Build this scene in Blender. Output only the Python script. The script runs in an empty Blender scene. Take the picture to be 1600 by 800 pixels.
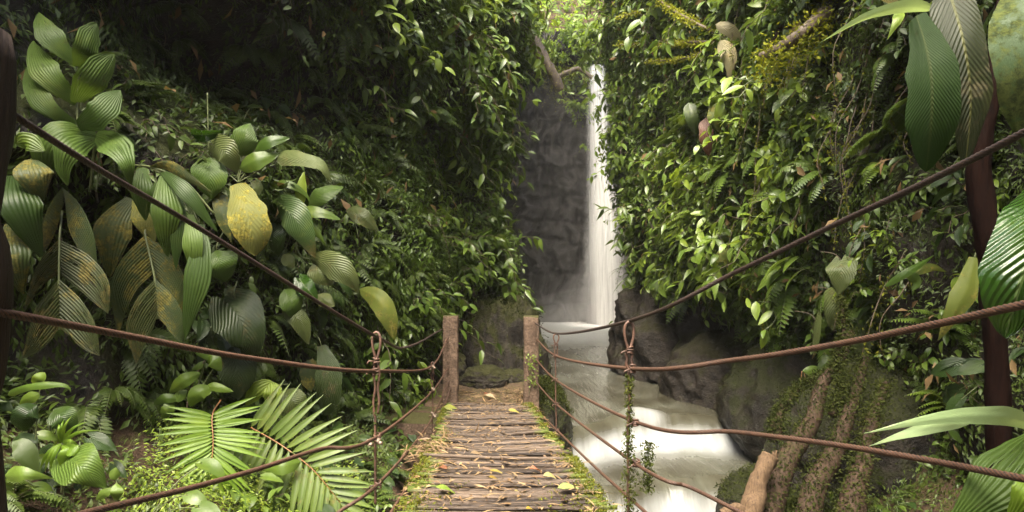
import bpy, math, random
import numpy as np
rng = np.random.default_rng(7)
random.seed(7)
scene = bpy.context.scene
COL = scene.collection
F, YH = 1067.0, 420.0            # focal length and horizon of the photograph, in its pixels
R = math.radians


def P(px, py, d):
    """point at depth d (metres in front of the camera) seen at pixel px,py of the 1600x800 photograph"""
    return np.array(((px - 800) / F * d, d, (YH - py) / F * d))


def proj(p):
    d = np.maximum(p[..., 1], 0.05)
    return 800 + p[..., 0] / d * F, YH - p[..., 2] / d * F


# ------------------------------------------------------------------ noise
def _h(i, j, k, s):
    n = (i * 374761393 + j * 668265263 + k * 2147483647 + s * 1274126177) & 0x7fffffff
    n = ((n ^ (n >> 13)) * 1274126177) & 0x7fffffff
    return ((n ^ (n >> 16)) & 0xffff) / 65535.0


def vn(p, s=0):
    p = np.asarray(p, float)
    i = np.floor(p).astype(np.int64)
    f = p - i
    f = f * f * (3 - 2 * f)
    o = 0
    for a in (0, 1):
        for b in (0, 1):
            for c in (0, 1):
                w = (f[..., 0] if a else 1 - f[..., 0]) * (f[..., 1] if b else 1 - f[..., 1]) * (f[..., 2] if c else 1 - f[..., 2])
                o = o + w * _h(i[..., 0] + a, i[..., 1] + b, i[..., 2] + c, s)
    return o * 2 - 1


def fbm(p, o=4, s=0, ridged=False):
    t, a, n = 0, 1.0, 0
    for k in range(o):
        v = vn(p, s + k * 17)
        t = t + a * ((1 - 2 * np.abs(v)) if ridged else v)
        n += a
        a *= .5
        p = np.asarray(p) * 2.03 + 3.7
    return t / n


def sm(a, b, x):
    t = np.clip((x - a) / (b - a), 0, 1)
    return t * t * (3 - 2 * t)


def norm(v):
    v = np.asarray(v, float)
    return v / np.maximum(np.linalg.norm(v, axis=-1, keepdims=True), 1e-9)


# ------------------------------------------------------------------ mesh building
class MB:
    def __init__(s):
        s.V, s.Q, s.U, s.T, s.M, s.n = [], [], [], [], [], 0

    def add(s, V, Q, uv=None, tint=.5, mi=0):
        V = np.asarray(V, float).reshape(-1, 3)
        Q = np.asarray(Q, int).reshape(-1, 4)
        k = len(V)
        s.V.append(V)
        s.Q.append(Q + s.n)
        s.U.append(np.zeros((k, 2)) if uv is None else np.asarray(uv, float).reshape(-1, 2))
        s.T.append(np.broadcast_to(np.asarray(tint, float), (k,)).copy())
        s.M.append(np.full(len(Q), mi, int))
        s.n += k
        return s

    def arr(s):
        return (np.concatenate(s.V), np.concatenate(s.Q), np.concatenate(s.U), np.concatenate(s.T), np.concatenate(s.M))

    def mesh(s, name, mats, smooth=True):
        V, Q, U, T, M = s.arr()
        me = bpy.data.meshes.new(name)
        me.vertices.add(len(V))
        me.vertices.foreach_set('co', V.astype(np.float32).ravel())
        me.loops.add(len(Q) * 4)
        me.loops.foreach_set('vertex_index', Q.astype(np.int32).ravel())
        me.polygons.add(len(Q))
        me.polygons.foreach_set('loop_start', np.arange(0, len(Q) * 4, 4, dtype=np.int32))
        me.polygons.foreach_set('material_index', M.astype(np.int32))
        me.polygons.foreach_set('use_smooth', np.full(len(Q), smooth))
        a = me.attributes.new('leafuv', 'FLOAT_VECTOR', 'POINT')
        a.data.foreach_set('vector', np.c_[U, np.zeros(len(U))].astype(np.float32).ravel())
        b = me.attributes.new('tint', 'FLOAT', 'POINT')
        b.data.foreach_set('value', T.astype(np.float32))
        for m in (mats if isinstance(mats, (list, tuple)) else [mats]):
            me.materials.append(m)
        me.update(calc_edges=True)
        me.validate()
        return me

    def build(s, name, mats, parent=None, smooth=True, loc=None, **props):
        """one mesh object; loc = world point of its origin"""
        if loc is not None:
            loc = np.asarray(loc, float)
            s.V = [v - loc for v in s.V]
        o = bpy.data.objects.new(name, s.mesh(name, mats, smooth))
        COL.objects.link(o)
        if loc is not None:
            o.location = loc
        if parent is not None:
            o.parent = parent
            if loc is None:
                o.location = (0, 0, 0)
                o.matrix_parent_inverse = parent_inv(parent)
        tag(o, **props)
        return o


def parent_inv(p):
    from mathutils import Matrix
    if p.parent is not None:            # parts of things are built in world coordinates
        return Matrix.Identity(4)
    return Matrix.LocRotScale(p.location, p.rotation_euler, p.scale).inverted()


def tag(o, label=None, cat=None, group=None, kind=None):
    if label: o['label'] = label
    if cat: o['category'] = cat
    if group: o['group'] = group
    if kind: o['kind'] = kind
    return o


def empty(name, loc, label, cat, group=None):
    o = bpy.data.objects.new(name, None)
    o.empty_display_size = .1
    COL.objects.link(o)
    o.location = loc
    return tag(o, label, cat, group)


def gridq(n, m):
    i, j = np.meshgrid(np.arange(n - 1), np.arange(m - 1), indexing='ij')
    a = (i * m + j).ravel()
    return np.c_[a, a + m, a + m + 1, a + 1]


def catmull(pts, n):
    pts = np.asarray(pts, float)
    if len(pts) == 2:
        t = np.linspace(0, 1, n)[:, None]
        return pts[0] * (1 - t) + pts[1] * t
    p = np.vstack([2 * pts[0] - pts[1], pts, 2 * pts[-1] - pts[-2]])
    k = len(pts) - 1
    # chord length parametrisation so that samples are even
    L = np.r_[0, np.cumsum(np.linalg.norm(np.diff(pts, axis=0), axis=1))]
    s = np.interp(np.linspace(0, L[-1], n), L, np.arange(k + 1))
    i = np.minimum(s.astype(int), k - 1)
    t = (s - i)[:, None]
    a, b, c, d = p[i], p[i + 1], p[i + 2], p[i + 3]
    return .5 * ((2 * b) + (-a + c) * t + (2 * a - 5 * b + 4 * c - d) * t * t + (-a + 3 * b - 3 * c + d) * t ** 3)


def frames(C):
    T = norm(np.gradient(C, axis=0))
    ref = np.array((0, 0, 1.)) if abs(T[0][2]) < .9 else np.array((1., 0, 0))
    N = np.zeros_like(C)
    v = norm(np.cross(np.cross(T[0], ref), T[0]))
    for i in range(len(C)):
        v = norm(v - T[i] * np.dot(v, T[i]))
        N[i] = v
    return T, N, np.cross(T, N)


def tube(C, r, n=6, lobes=0, pitch=.1, lob=.14, caps=True):
    C = np.asarray(C, float)
    m = len(C)
    r = np.broadcast_to(np.asarray(r, float), (m,))
    T, N, B = frames(C)
    th = np.linspace(0, 2 * np.pi, n, endpoint=False)
    s = np.r_[0, np.cumsum(np.linalg.norm(np.diff(C, axis=0), axis=1))]
    rr = np.ones((m, n)) * r[:, None]
    if lobes:
        rr = rr * (1 - lob + lob * np.abs(np.cos(lobes / 2 * (th[None] - 2 * np.pi * s[:, None] / pitch))) * 1.6)
    V = C[:, None] + rr[..., None] * (np.cos(th)[None, :, None] * N[:, None] + np.sin(th)[None, :, None] * B[:, None])
    i, j = np.meshgrid(np.arange(m - 1), np.arange(n), indexing='ij')
    a, b = (i * n + j).ravel(), (i * n + (j + 1) % n).ravel()
    Q = np.c_[a, b, b + n, a + n]
    V = V.reshape(-1, 3)
    uv = np.c_[np.tile(th / np.pi - 1, m), np.repeat(s, n)]
    if caps:                                   # end caps as two fans of thin quads round an extra vertex
        k = len(V)
        V = np.vstack([V, C[0], C[-1]])
        uv = np.vstack([uv, [0, 0], [0, s[-1]]])
        q = [[(j + 1) % n, j, k, k] for j in range(0)]
        e = []
        for j in range(0, n - 1, 2):
            e.append([k, (j + 2) % n, j + 1, j])
            e.append([k + 1, (m - 1) * n + j, (m - 1) * n + j + 1, (m - 1) * n + (j + 2) % n])
        Q = np.vstack([Q, np.array(e)])
    return V, Q, uv


def box(c, s, ax=None):
    c, s = np.asarray(c, float), np.asarray(s, float) / 2
    V = np.array([(x, y, z) for x in (-1, 1) for y in (-1, 1) for z in (-1, 1)]) * s
    if ax is not None:
        V = V @ np.asarray(ax)
    return V + c, [(0, 1, 3, 2), (4, 6, 7, 5), (0, 4, 5, 1), (2, 3, 7, 6), (0, 2, 6, 4), (1, 5, 7, 3)]


# ------------------------------------------------------------------ leaf shapes: local blade, along +Y, facing +Z
def prof(shape, v):
    v = np.asarray(v, float)
    if shape == 'oval':
        w = np.sin(np.pi * v ** .8) ** .75
    elif shape == 'lance':
        w = np.sin(np.pi * v ** .6) ** 1.0
    elif shape == 'obov':
        w = np.sin(np.pi * v ** 1.25) ** .8
    elif shape == 'heart':
        w = np.where(v < .22, .6 + .4 * np.sin(np.pi / 2 * v / .22), np.cos(np.pi / 2 * (v - .22) / .78) ** .85)
    elif shape == 'strap':
        w = np.minimum(1, (v / .12) ** .6) * np.minimum(1, ((1 - v) / .35)) ** .7
    elif shape == 'leaflet':
        w = np.minimum(1, .35 + v / .4 * .65) * np.minimum(1, np.maximum(0, (1 - v) / .5)) ** .75
    elif shape == 'blunt':
        w = np.minimum(1, .4 + v / .4 * .6) * np.minimum(1, np.maximum(0, (1 - v) / .28)) ** .6
    return np.maximum(w, .03)


def leaf(L=1, W=.4, nv=4, nu=2, shape='oval', fold=.25, droop=.2, wav=0.):
    v = np.linspace(0, 1, nv + 1)
    u = np.linspace(-1, 1, nu + 1)
    vv, uu = np.meshgrid(v, u, indexing='ij')
    w = prof(shape, vv) * W / 2
    a = droop * vv * 1.2
    y = L * np.where(droop != 0, np.sin(a) / max(droop * 1.2, 1e-6), vv)
    z = -L * (1 - np.cos(a)) / max(droop * 1.2, 1e-6) if droop else 0 * vv
    z = z + fold * np.abs(uu) * w + wav * W * np.sin(vv * 9 + uu * 2) * np.abs(uu)
    if shape == 'heart':
        y = y - .42 * W * np.sin(np.abs(uu) ** .9 * 2.5) * np.clip(1 - vv / .35, 0, 1) ** 1.5
    V = np.stack([uu * w, y, z], -1).reshape(-1, 3)
    return V, gridq(nv + 1, nu + 1), np.stack([uu, vv], -1).reshape(-1, 2)


def orient(d, n):
    """rotation whose columns are side, d, n (row vectors times this transposed)"""
    d = norm(d)
    n = norm(n - d * np.sum(n * d, -1, keepdims=True))
    return np.stack([np.cross(d, n), d, n], -1)


def put(mb, T, base, d, n, s=1., tint=.5, mi=0):
    V, Q, uv = T
    M = orient(np.asarray(d, float), np.asarray(n, float))
    mb.add(V * s @ M.T + base, Q, uv, tint, mi)


def scatter(mb, T, base, d, n, s, tint, mi=0):
    """many copies of a template at once"""
    V, Q, uv = T
    N, k = len(base), len(V)
    if N == 0: return
    M = orient(d, n)
    W = np.einsum('nij,kj->nki', M, V) * np.asarray(s)[:, None, None] + base[:, None]
    QQ = (Q[None] + (np.arange(N) * k)[:, None, None]).reshape(-1, 4)
    mb.add(W.reshape(-1, 3), QQ, np.tile(uv, (N, 1)), np.repeat(tint, k), mi)


# ------------------------------------------------------------------ materials
def mat(name):
    m = bpy.data.materials.new(name)
    m.use_nodes = True
    nt = m.node_tree
    nt.nodes.clear()
    out = nt.nodes.new('ShaderNodeOutputMaterial')
    return m, nt, out


class N:
    """tiny node helper"""
    def __init__(s, nt): s.nt = nt

    def n(s, t, **kw):
        x = s.nt.nodes.new(t)
        for k, v in kw.items():
            if k.startswith('i_'):
                s.set(x.inputs[k[2:].replace('_', ' ')], v)
            else:
                setattr(x, k, v)
        return x

    def set(s, sock, v):
        if isinstance(v, bpy.types.NodeSocket): s.nt.links.new(v, sock)
        elif isinstance(v, bpy.types.Node): s.nt.links.new(v.outputs[0], sock)
        else:
            if hasattr(sock.default_value, '__len__') and hasattr(v, '__len__') and len(v) == 3 and len(sock.default_value) == 4:
                v = (*v, 1)
            sock.default_value = v

    def math(s, op, a, b=0., c=0., clamp=False):
        x = s.nt.nodes.new('ShaderNodeMath')
        x.operation = op
        x.use_clamp = clamp
        for i, v in enumerate((a, b, c)): s.set(x.inputs[i], v)
        return x.outputs[0]

    def mix(s, f, a, b, blend='MIX'):
        x = s.nt.nodes.new('ShaderNodeMix')
        x.data_type = 'RGBA'
        x.blend_type = blend
        s.set(x.inputs[0], f); s.set(x.inputs[6], a); s.set(x.inputs[7], b)
        return x.outputs[2]

    def noise(s, scale, detail=3, rough=.55, vec=None, dist=0.):
        x = s.nt.nodes.new('ShaderNodeTexNoise')
        x.inputs['Scale'].default_value = scale
        x.inputs['Detail'].default_value = detail
        x.inputs['Roughness'].default_value = rough
        x.inputs['Distortion'].default_value = dist
        if vec is not None: s.set(x.inputs['Vector'], vec)
        return x.outputs['Fac']

    def ramp(s, f, *stops):
        x = s.nt.nodes.new('ShaderNodeValToRGB')
        s.set(x.inputs[0], f)
        e = x.color_ramp.elements
        while len(e) < len(stops): e.new(.5)
        for el, (p, c) in zip(e, stops):
            el.position = p
            el.color = (*c, 1) if hasattr(c, '__len__') else (c, c, c, 1)
        return x.outputs[0]

    def attr(s, name):
        x = s.nt.nodes.new('ShaderNodeAttribute')
        x.attribute_name = name
        return x

    def pos(s):
        return s.nt.nodes.new('ShaderNodeNewGeometry').outputs['Position']

    def scaled(s, vec, sc):
        x = s.nt.nodes.new('ShaderNodeMapping')
        s.set(x.inputs[0], vec)
        x.inputs['Scale'].default_value = sc
        return x.outputs[0]

    def bump(s, h, st, dist=.01):
        x = s.nt.nodes.new('ShaderNodeBump')
        x.inputs['Strength'].default_value = st
        x.inputs['Distance'].default_value = dist
        s.set(x.inputs['Height'], h)
        return x.outputs[0]


def leafmat(name, dark, light, trans=.25, rough=.38, ribs=0, slant=.5, ribstr=.5, moss=0., mosscol=(.16, .14, .025), midrib=None, spec=.33, holes=0., tip=None, vdark=.75):
    m, nt, out = mat(name)
    k = N(nt)
    tint = k.attr('tint').outputs['Fac']
    oi = nt.nodes.new('ShaderNodeObjectInfo').outputs['Random']
    f = k.math('ADD', k.math('MULTIPLY', tint, .75), k.math('MULTIPLY', oi, .25))
    c = k.mix(f, dark, light)
    nz = k.noise(14, 3, .6, k.pos())
    c = k.mix(k.math('MULTIPLY', nz, .5), c, (dark[0] * .6, dark[1] * .6, dark[2] * .6))
    c = k.mix(k.math('MULTIPLY_ADD', k.noise(5.5, 5, .7, k.pos()), 3.2, -1.75, clamp=True), c, (light[0] * 1.25, light[1] * 1.05, light[2] * .8))
    c = k.mix(k.math('MULTIPLY_ADD', k.noise(33, 3, .75, k.pos()), 14., -10.2, clamp=True), c, (.05, .034, .014))
    uv = k.attr('leafuv').outputs['Vector']
    sx = nt.nodes.new('ShaderNodeSeparateXYZ')
    k.set(sx.inputs[0], uv)
    au = k.math('ABSOLUTE', sx.outputs[0])
    v = sx.outputs[1]
    nrm = None
    if ribs:
        ph = k.math('SUBTRACT', k.math('MULTIPLY', v, ribs), k.math('MULTIPLY', au, ribs * slant))
        w = k.math('SINE', k.math('MULTIPLY', ph, 6.2832))
        w = k.math('ADD', w, k.math('MULTIPLY', k.noise(40, 2), .6))
        c = k.mix(k.math('MULTIPLY_ADD', w, .09, .12, clamp=True), c, (dark[0] * .5, dark[1] * .5, dark[2] * .5))
        nrm = k.bump(w, ribstr, .004)
    else:
        nrm = k.bump(k.noise(60, 2), .25, .004)
    if midrib:
        c = k.mix(k.math('LESS_THAN', au, .06), c, midrib)
    if tip:
        c = k.mix(k.math('MULTIPLY_ADD', k.math('ADD', v, k.math('MULTIPLY', k.noise(25), .35)), 6., -5.9, clamp=True), c, tip)
    r = rough
    if moss:
        mz = k.math('MULTIPLY_ADD', k.math('ADD', k.math('MULTIPLY', k.noise(8, 4, .65, k.pos()), .62), k.math('MULTIPLY', k.noise(42, 5, .75, k.pos()), .38)), 13., -6.5 + (moss - .5) * 8, clamp=True)
        mc = k.mix(k.math('MULTIPLY_ADD', k.noise(48, 4, .75, k.pos()), 5., -2., clamp=True), (mosscol[0] * .3, mosscol[1] * .35, mosscol[2] * .35), mosscol)
        c = k.mix(mz, c, mc)
        r = k.math('MULTIPLY_ADD', mz, .4, rough)
    b = k.n('ShaderNodeBsdfPrincipled')
    k.set(b.inputs['Base Color'], c)
    k.set(b.inputs['Roughness'], r)
    k.set(b.inputs['Specular IOR Level'], spec)
    k.set(b.inputs['Normal'], nrm)
    tr = k.n('ShaderNodeBsdfTranslucent')
    k.set(tr.inputs[0], k.mix(.5, c, (light[0] * 1.3, light[1] * 1.25, light[2] * .5)))
    ms = k.n('ShaderNodeMixShader')
    k.set(ms.inputs[0], trans)
    k.set(ms.inputs[1], b.outputs[0])
    k.set(ms.inputs[2], tr.outputs[0])
    res = ms.outputs[0]
    if holes:
        hv = k.n('ShaderNodeCombineXYZ')
        k.set(hv.inputs[0], k.math('MULTIPLY', sx.outputs[0], 14.))
        k.set(hv.inputs[1], k.math('MULTIPLY', v, 3.))
        k.set(hv.inputs[2], k.math('MULTIPLY', oi, 50.))
        hz = k.math('GREATER_THAN', k.noise(1.0, 2, .5, hv), 1 - holes)
        tp = k.n('ShaderNodeBsdfTransparent')
        m2 = k.n('ShaderNodeMixShader')
        k.set(m2.inputs[0], hz); k.set(m2.inputs[1], res); k.set(m2.inputs[2], tp.outputs[0])
        res = m2.outputs[0]
    nt.links.new(res, out.inputs[0])
    return m


def rockmat(name, a, b, moss=0., mosscol=(.035, .055, .012), rough=(.35, .7), sc=1., wetlow=None, bump=.8):
    m, nt, out = mat(name)
    k = N(nt)
    p = k.pos()
    c = k.ramp(k.noise(2.2 * sc, 8, .62, p, .3), (.3, a), (.72, b))
    c = k.mix(k.math('MULTIPLY_ADD', k.noise(9 * sc, 5, .6, p), 3., -1.3, clamp=True), c, (a[0] * .45, a[1] * .45, a[2] * .45))
    geo = nt.nodes.new('ShaderNodeNewGeometry')
    sx = nt.nodes.new('ShaderNodeSeparateXYZ')
    k.set(sx.inputs[0], geo.outputs['Normal'])
    h = k.math('ADD', k.noise(5 * sc, 8, .65, p), k.math('MULTIPLY', k.noise(28 * sc, 4, .6, p), .35))
    mf = None
    r = k.math('MULTIPLY_ADD', k.noise(6 * sc, 3, .5, p), rough[1] - rough[0], rough[0])
    if moss:
        mf = k.math('ADD', k.math('MULTIPLY', sx.outputs[2], .45), k.noise(3.1 * sc, 6, .65, p))
        mf = k.math('MULTIPLY_ADD', mf, 5., -4.6 + moss * 3, clamp=True)
        mc = k.mix(k.noise(55, 3, .6, p), (mosscol[0] * .3, mosscol[1] * .3, mosscol[2] * .3), (mosscol[0] * 1.6, mosscol[1] * 1.5, mosscol[2] * 1.3))
        c = k.mix(mf, c, mc)
        r = k.math('MAXIMUM', r, k.math('MULTIPLY', mf, .85))
        h = k.math('ADD', h, k.math('MULTIPLY', k.math('MULTIPLY', mf, k.noise(60, 3, .7, p)), .35))
    bs = k.n('ShaderNodeBsdfPrincipled')
    k.set(bs.inputs['Specular IOR Level'], .22)
    k.set(bs.inputs['Base Color'], c)
    k.set(bs.inputs['Roughness'], r)
    k.set(bs.inputs['Normal'], k.bump(h, bump, .06))
    nt.links.new(bs.outputs[0], out.inputs[0])
    return m


def woodmat(name, a, b, axis=(1, 14, 14), moss=0., rough=.6, mosscol=(.07, .09, .012), sc=6.):
    m, nt, out = mat(name)
    k = N(nt)
    p = k.pos()
    q = k.scaled(p, axis)
    tint = k.attr('tint').outputs['Fac']
    c = k.ramp(k.math('ADD', k.math('MULTIPLY', k.noise(sc, 6, .65, q), .6), k.math('MULTIPLY', tint, .4)), (.28, a), (.75, b))
    c = k.mix(k.math('MULTIPLY_ADD', k.noise(sc * 2.2, 4, .6, q), 4., -2.1, clamp=True), c, (a[0] * .3, a[1] * .3, a[2] * .3))
    r = rough
    if moss:
        uv = nt.nodes.new('ShaderNodeSeparateXYZ')
        k.set(uv.inputs[0], k.attr('leafuv').outputs['Vector'])
        e = k.math('ABSOLUTE', uv.outputs[0])
        mf = k.math('ADD', k.math('MULTIPLY', k.math('POWER', e, 3.), .5), k.noise(5, 5, .65, p))
        mf = k.math('MULTIPLY_ADD', mf, 6., -5.1 + moss * 2, clamp=True)
        mc = k.mix(k.noise(80, 2, .6, p), (mosscol[0] * .4, mosscol[1] * .45, mosscol[2]), (mosscol[0] * 1.6, mosscol[1] * 1.6, mosscol[2] * 1.4))
        c = k.mix(mf, c, mc)
        r = k.math('MULTIPLY_ADD', mf, .3, rough)
    bs = k.n('ShaderNodeBsdfPrincipled')
    k.set(bs.inputs['Specular IOR Level'], .22)
    k.set(bs.inputs['Base Color'], c)
    k.set(bs.inputs['Roughness'], r)
    k.set(bs.inputs['Normal'], k.bump(k.noise(sc * 1.6, 5, .65, q), .7, .012))
    nt.links.new(bs.outputs[0], out.inputs[0])
    return m


def plainmat(name, a, b, sc=30, rough=.6, bump=.3, metal=0.):
    m, nt, out = mat(name)
    k = N(nt)
    p = k.pos()
    tint = k.attr('tint').outputs['Fac']
    c = k.mix(k.math('MULTIPLY_ADD', k.math('ADD', k.noise(sc, 4, .6, p), k.math('MULTIPLY_ADD', tint, .8, -.4)), 2.2, -.6, clamp=True), a, b)
    bs = k.n('ShaderNodeBsdfPrincipled')
    k.set(bs.inputs['Base Color'], c)
    k.set(bs.inputs['Roughness'], rough)
    k.set(bs.inputs['Metallic'], metal)
    k.set(bs.inputs['Normal'], k.bump(k.noise(sc * 2, 3, .6, p), bump, .006))
    nt.links.new(bs.outputs[0], out.inputs[0])
    return m


M = {}
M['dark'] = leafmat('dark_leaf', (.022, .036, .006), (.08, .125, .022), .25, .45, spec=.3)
M['fern'] = leafmat('fern_leaf', (.03, .052, .008), (.10, .145, .022), .28, .5, spec=.4)
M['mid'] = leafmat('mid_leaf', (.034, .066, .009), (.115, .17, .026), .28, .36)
M['bright'] = leafmat('bright_leaf', (.07, .12, .012), (.20, .27, .04), .34, .36)
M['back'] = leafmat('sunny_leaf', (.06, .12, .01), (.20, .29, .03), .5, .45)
M['yellow'] = leafmat('lime_leaf', (.12, .19, .02), (.27, .34, .05), .35, .4)
M['ribbed'] = leafmat('ribbed_leaf', (.032, .064, .009), (.09, .145, .026), .28, .42, ribs=12, slant=.5, ribstr=.4, moss=.2, mosscol=(.10, .085, .03), spec=.27)
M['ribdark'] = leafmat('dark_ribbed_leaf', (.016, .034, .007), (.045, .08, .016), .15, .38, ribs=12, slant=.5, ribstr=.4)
M['palegr'] = leafmat('dusty_leaf', (.05, .066, .018), (.095, .12, .036), .2, .45, ribs=11, slant=.5, ribstr=.5, moss=.42, mosscol=(.11, .10, .03))
M['plicate'] = leafmat('plicate_leaf', (.026, .054, .009), (.075, .118, .02), .3, .46, moss=.34, mosscol=(.085, .075, .025), spec=.22, holes=.33)
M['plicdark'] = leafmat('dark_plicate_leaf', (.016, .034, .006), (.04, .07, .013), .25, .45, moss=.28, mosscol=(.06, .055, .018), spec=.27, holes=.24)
M['mossy'] = leafmat('mossy_leaf', (.022, .036, .008), (.045, .062, .014), .12, .5, moss=.52, mosscol=(.14, .12, .022))
M['mossshade'] = leafmat('shade_toned_mossy_leaf', (.014, .026, .006), (.03, .045, .010), .12, .5, ribs=13, ribstr=.5, moss=.42, mosscol=(.07, .062, .02))  # darker mossy leaf, shade of the leaves above put into its colour
M['mossgreen'] = leafmat('green_mossy_leaf', (.022, .048, .008), (.04, .075, .014), .15, .6, moss=.56, mosscol=(.07, .085, .018))
M['mosshole'] = leafmat('mossy_torn_leaf', (.026, .036, .009), (.05, .058, .016), .12, .5, moss=.5, mosscol=(.13, .105, .026), holes=.40)
M['yellowmoss'] = leafmat('yellow_mossy_leaf', (.09, .10, .018), (.14, .14, .03), .15, .7, ribs=10, ribstr=.3, moss=.50, mosscol=(.22, .185, .03))
M['olive'] = leafmat('olive_leaf', (.06, .08, .013), (.11, .13, .02), .25, .55, moss=.46, mosscol=(.17, .15, .03), spec=.2)
M['tipbrown'] = leafmat('browning_leaf', (.05, .09, .025), (.11, .17, .05), .2, .36, ribs=14, ribstr=.5, tip=(.14, .11, .04))
M['palm'] = leafmat('palm_leaflet', (.075, .14, .010), (.14, .22, .022), .32, .42, spec=.3)
M['palmdull'] = leafmat('dull_palm_leaflet', (.05, .085, .012), (.10, .14, .026), .25, .45, moss=.42, mosscol=(.13, .12, .03))
M['glossy'] = leafmat('glossy_leaf', (.018, .05, .006), (.038, .09, .010), .25, .22, ribs=16, slant=.3, ribstr=.5, spec=.5, midrib=(.07, .11, .03), moss=.1, mosscol=(.06, .06, .02))
M['banana'] = leafmat('hanging_leaf', (.007, .018, .003), (.018, .038, .006), .2, .6, ribs=34, slant=.25, ribstr=.35, midrib=(.024, .036, .008), moss=.34, mosscol=(.024, .028, .008), spec=.12)
M['cream'] = leafmat('pale_dry_leaf', (.22, .20, .10), (.32, .28, .15), .25, .55, ribs=7, slant=.6, ribstr=.8)
M['brown'] = leafmat('dead_leaf', (.05, .022, .012), (.10, .045, .025), .1, .5, ribs=8)
M['deadmix'] = leafmat('withered_leaf', (.05, .026, .012), (.20, .14, .06), .2, .6, spec=.15)
M['silver'] = leafmat('silver_blade', (.22, .32, .13), (.34, .44, .22), .3, .4)
M['stem'] = plainmat('green_stem', (.05, .06, .02), (.09, .11, .035), 40, .5)
M['twig'] = plainmat('brown_twig', (.035, .024, .014), (.08, .055, .03), 60, .7)
M['rachis'] = plainmat('rachis', (.14, .06, .02), (.22, .10, .03), 40, .5)
M['moss'] = leafmat('moss_tuft', (.05, .06, .006), (.15, .155, .02), .3, .8, spec=.1)
M['mosslime'] = leafmat('lime_moss_tuft', (.09, .11, .008), (.26, .27, .03), .35, .8, spec=.1)
M['mossrock'] = leafmat('rock_moss_tuft', (.012, .017, .004), (.042, .05, .010), .2, .85, spec=.08)
M['mossdark'] = leafmat('dark_moss_tuft', (.022, .032, .006), (.07, .085, .014), .2, .8, spec=.1)
M['cliff'] = rockmat('mossy_cliff', (.009, .007, .005), (.032, .025, .017), moss=.5, mosscol=(.022, .028, .005))
M['wet'] = rockmat('shade_toned_wet_rock', (.003, .0024, .0018), (.013, .010, .0075), moss=0., rough=(.15, .5), bump=1., sc=2.4)  # wet rock, darkened further in place of cast shade on the back wall
M['wetb'] = rockmat('wet_boulder', (.012, .0095, .0075), (.045, .036, .027), moss=.45, mosscol=(.02, .02, .007), rough=(.2, .55), bump=1., sc=2.2)
M['bank'] = rockmat('mossy_bank_rock', (.008, .0065, .005), (.03, .024, .016), moss=.62, mosscol=(.016, .019, .005), rough=(.25, .55), sc=1.6, bump=1.)
M['boulder'] = rockmat('mossy_boulder', (.016, .013, .010), (.055, .045, .033), moss=.6, mosscol=(.028, .03, .008), sc=2.5, bump=1.)
M['soil'] = rockmat('forest_soil', (.03, .018, .010), (.085, .052, .03), moss=.15, mosscol=(.04, .05, .01), rough=(.7, .95), sc=2.5)
M['path'] = rockmat('sandy_path', (.035, .022, .013), (.11, .072, .043), moss=.02, mosscol=(.05, .048, .012), rough=(.7, .95), sc=4, bump=.6)
M['concrete'] = rockmat('weathered_concrete', (.075, .048, .032), (.19, .13, .088), moss=.5, mosscol=(.045, .045, .014), rough=(.7, .9), sc=5, bump=.6)
M['plank'] = woodmat('weathered_slats', (.010, .006, .004), (.105, .076, .054), (1, 16, 16), moss=.22, rough=.36)
M['bark'] = woodmat('mossy_bark', (.012, .007, .0045), (.06, .036, .02), (9, 9, 1.2), moss=.78, mosscol=(.026, .03, .006), sc=3, rough=.8)
M['redbark'] = woodmat('red_bark', (.003, .0015, .001), (.011, .0045, .0028), (8, 8, 1.2), sc=3, rough=.85)
for _n in M['redbark'].node_tree.nodes:
    if _n.type == 'BSDF_PRINCIPLED': _n.inputs['Specular IOR Level'].default_value = .05
M['log'] = woodmat('bare_log', (.022, .013, .008), (.17, .11, .06), (14, 14, .8), sc=5, rough=.85)
M['cable'] = plainmat('rusty_cable', (.004, .0025, .0018), (.062, .027, .012), 60, .65, .6)
M['cabledark'] = plainmat('dark_cable', (.004, .003, .0025), (.026, .014, .009), 60, .55, .5)
M['hanger'] = plainmat('rusty_hanger_cable', (.018, .009, .006), (.11, .054, .031), 60, .6, .5)
M['clip'] = plainmat('cable_clip', (.12, .085, .06), (.30, .23, .17), 60, .4, .4, .3)
M['oldpost'] = woodmat('dark_post', (.012, .008, .006), (.05, .032, .022), (9, 9, 1), moss=.1, sc=4)


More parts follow.
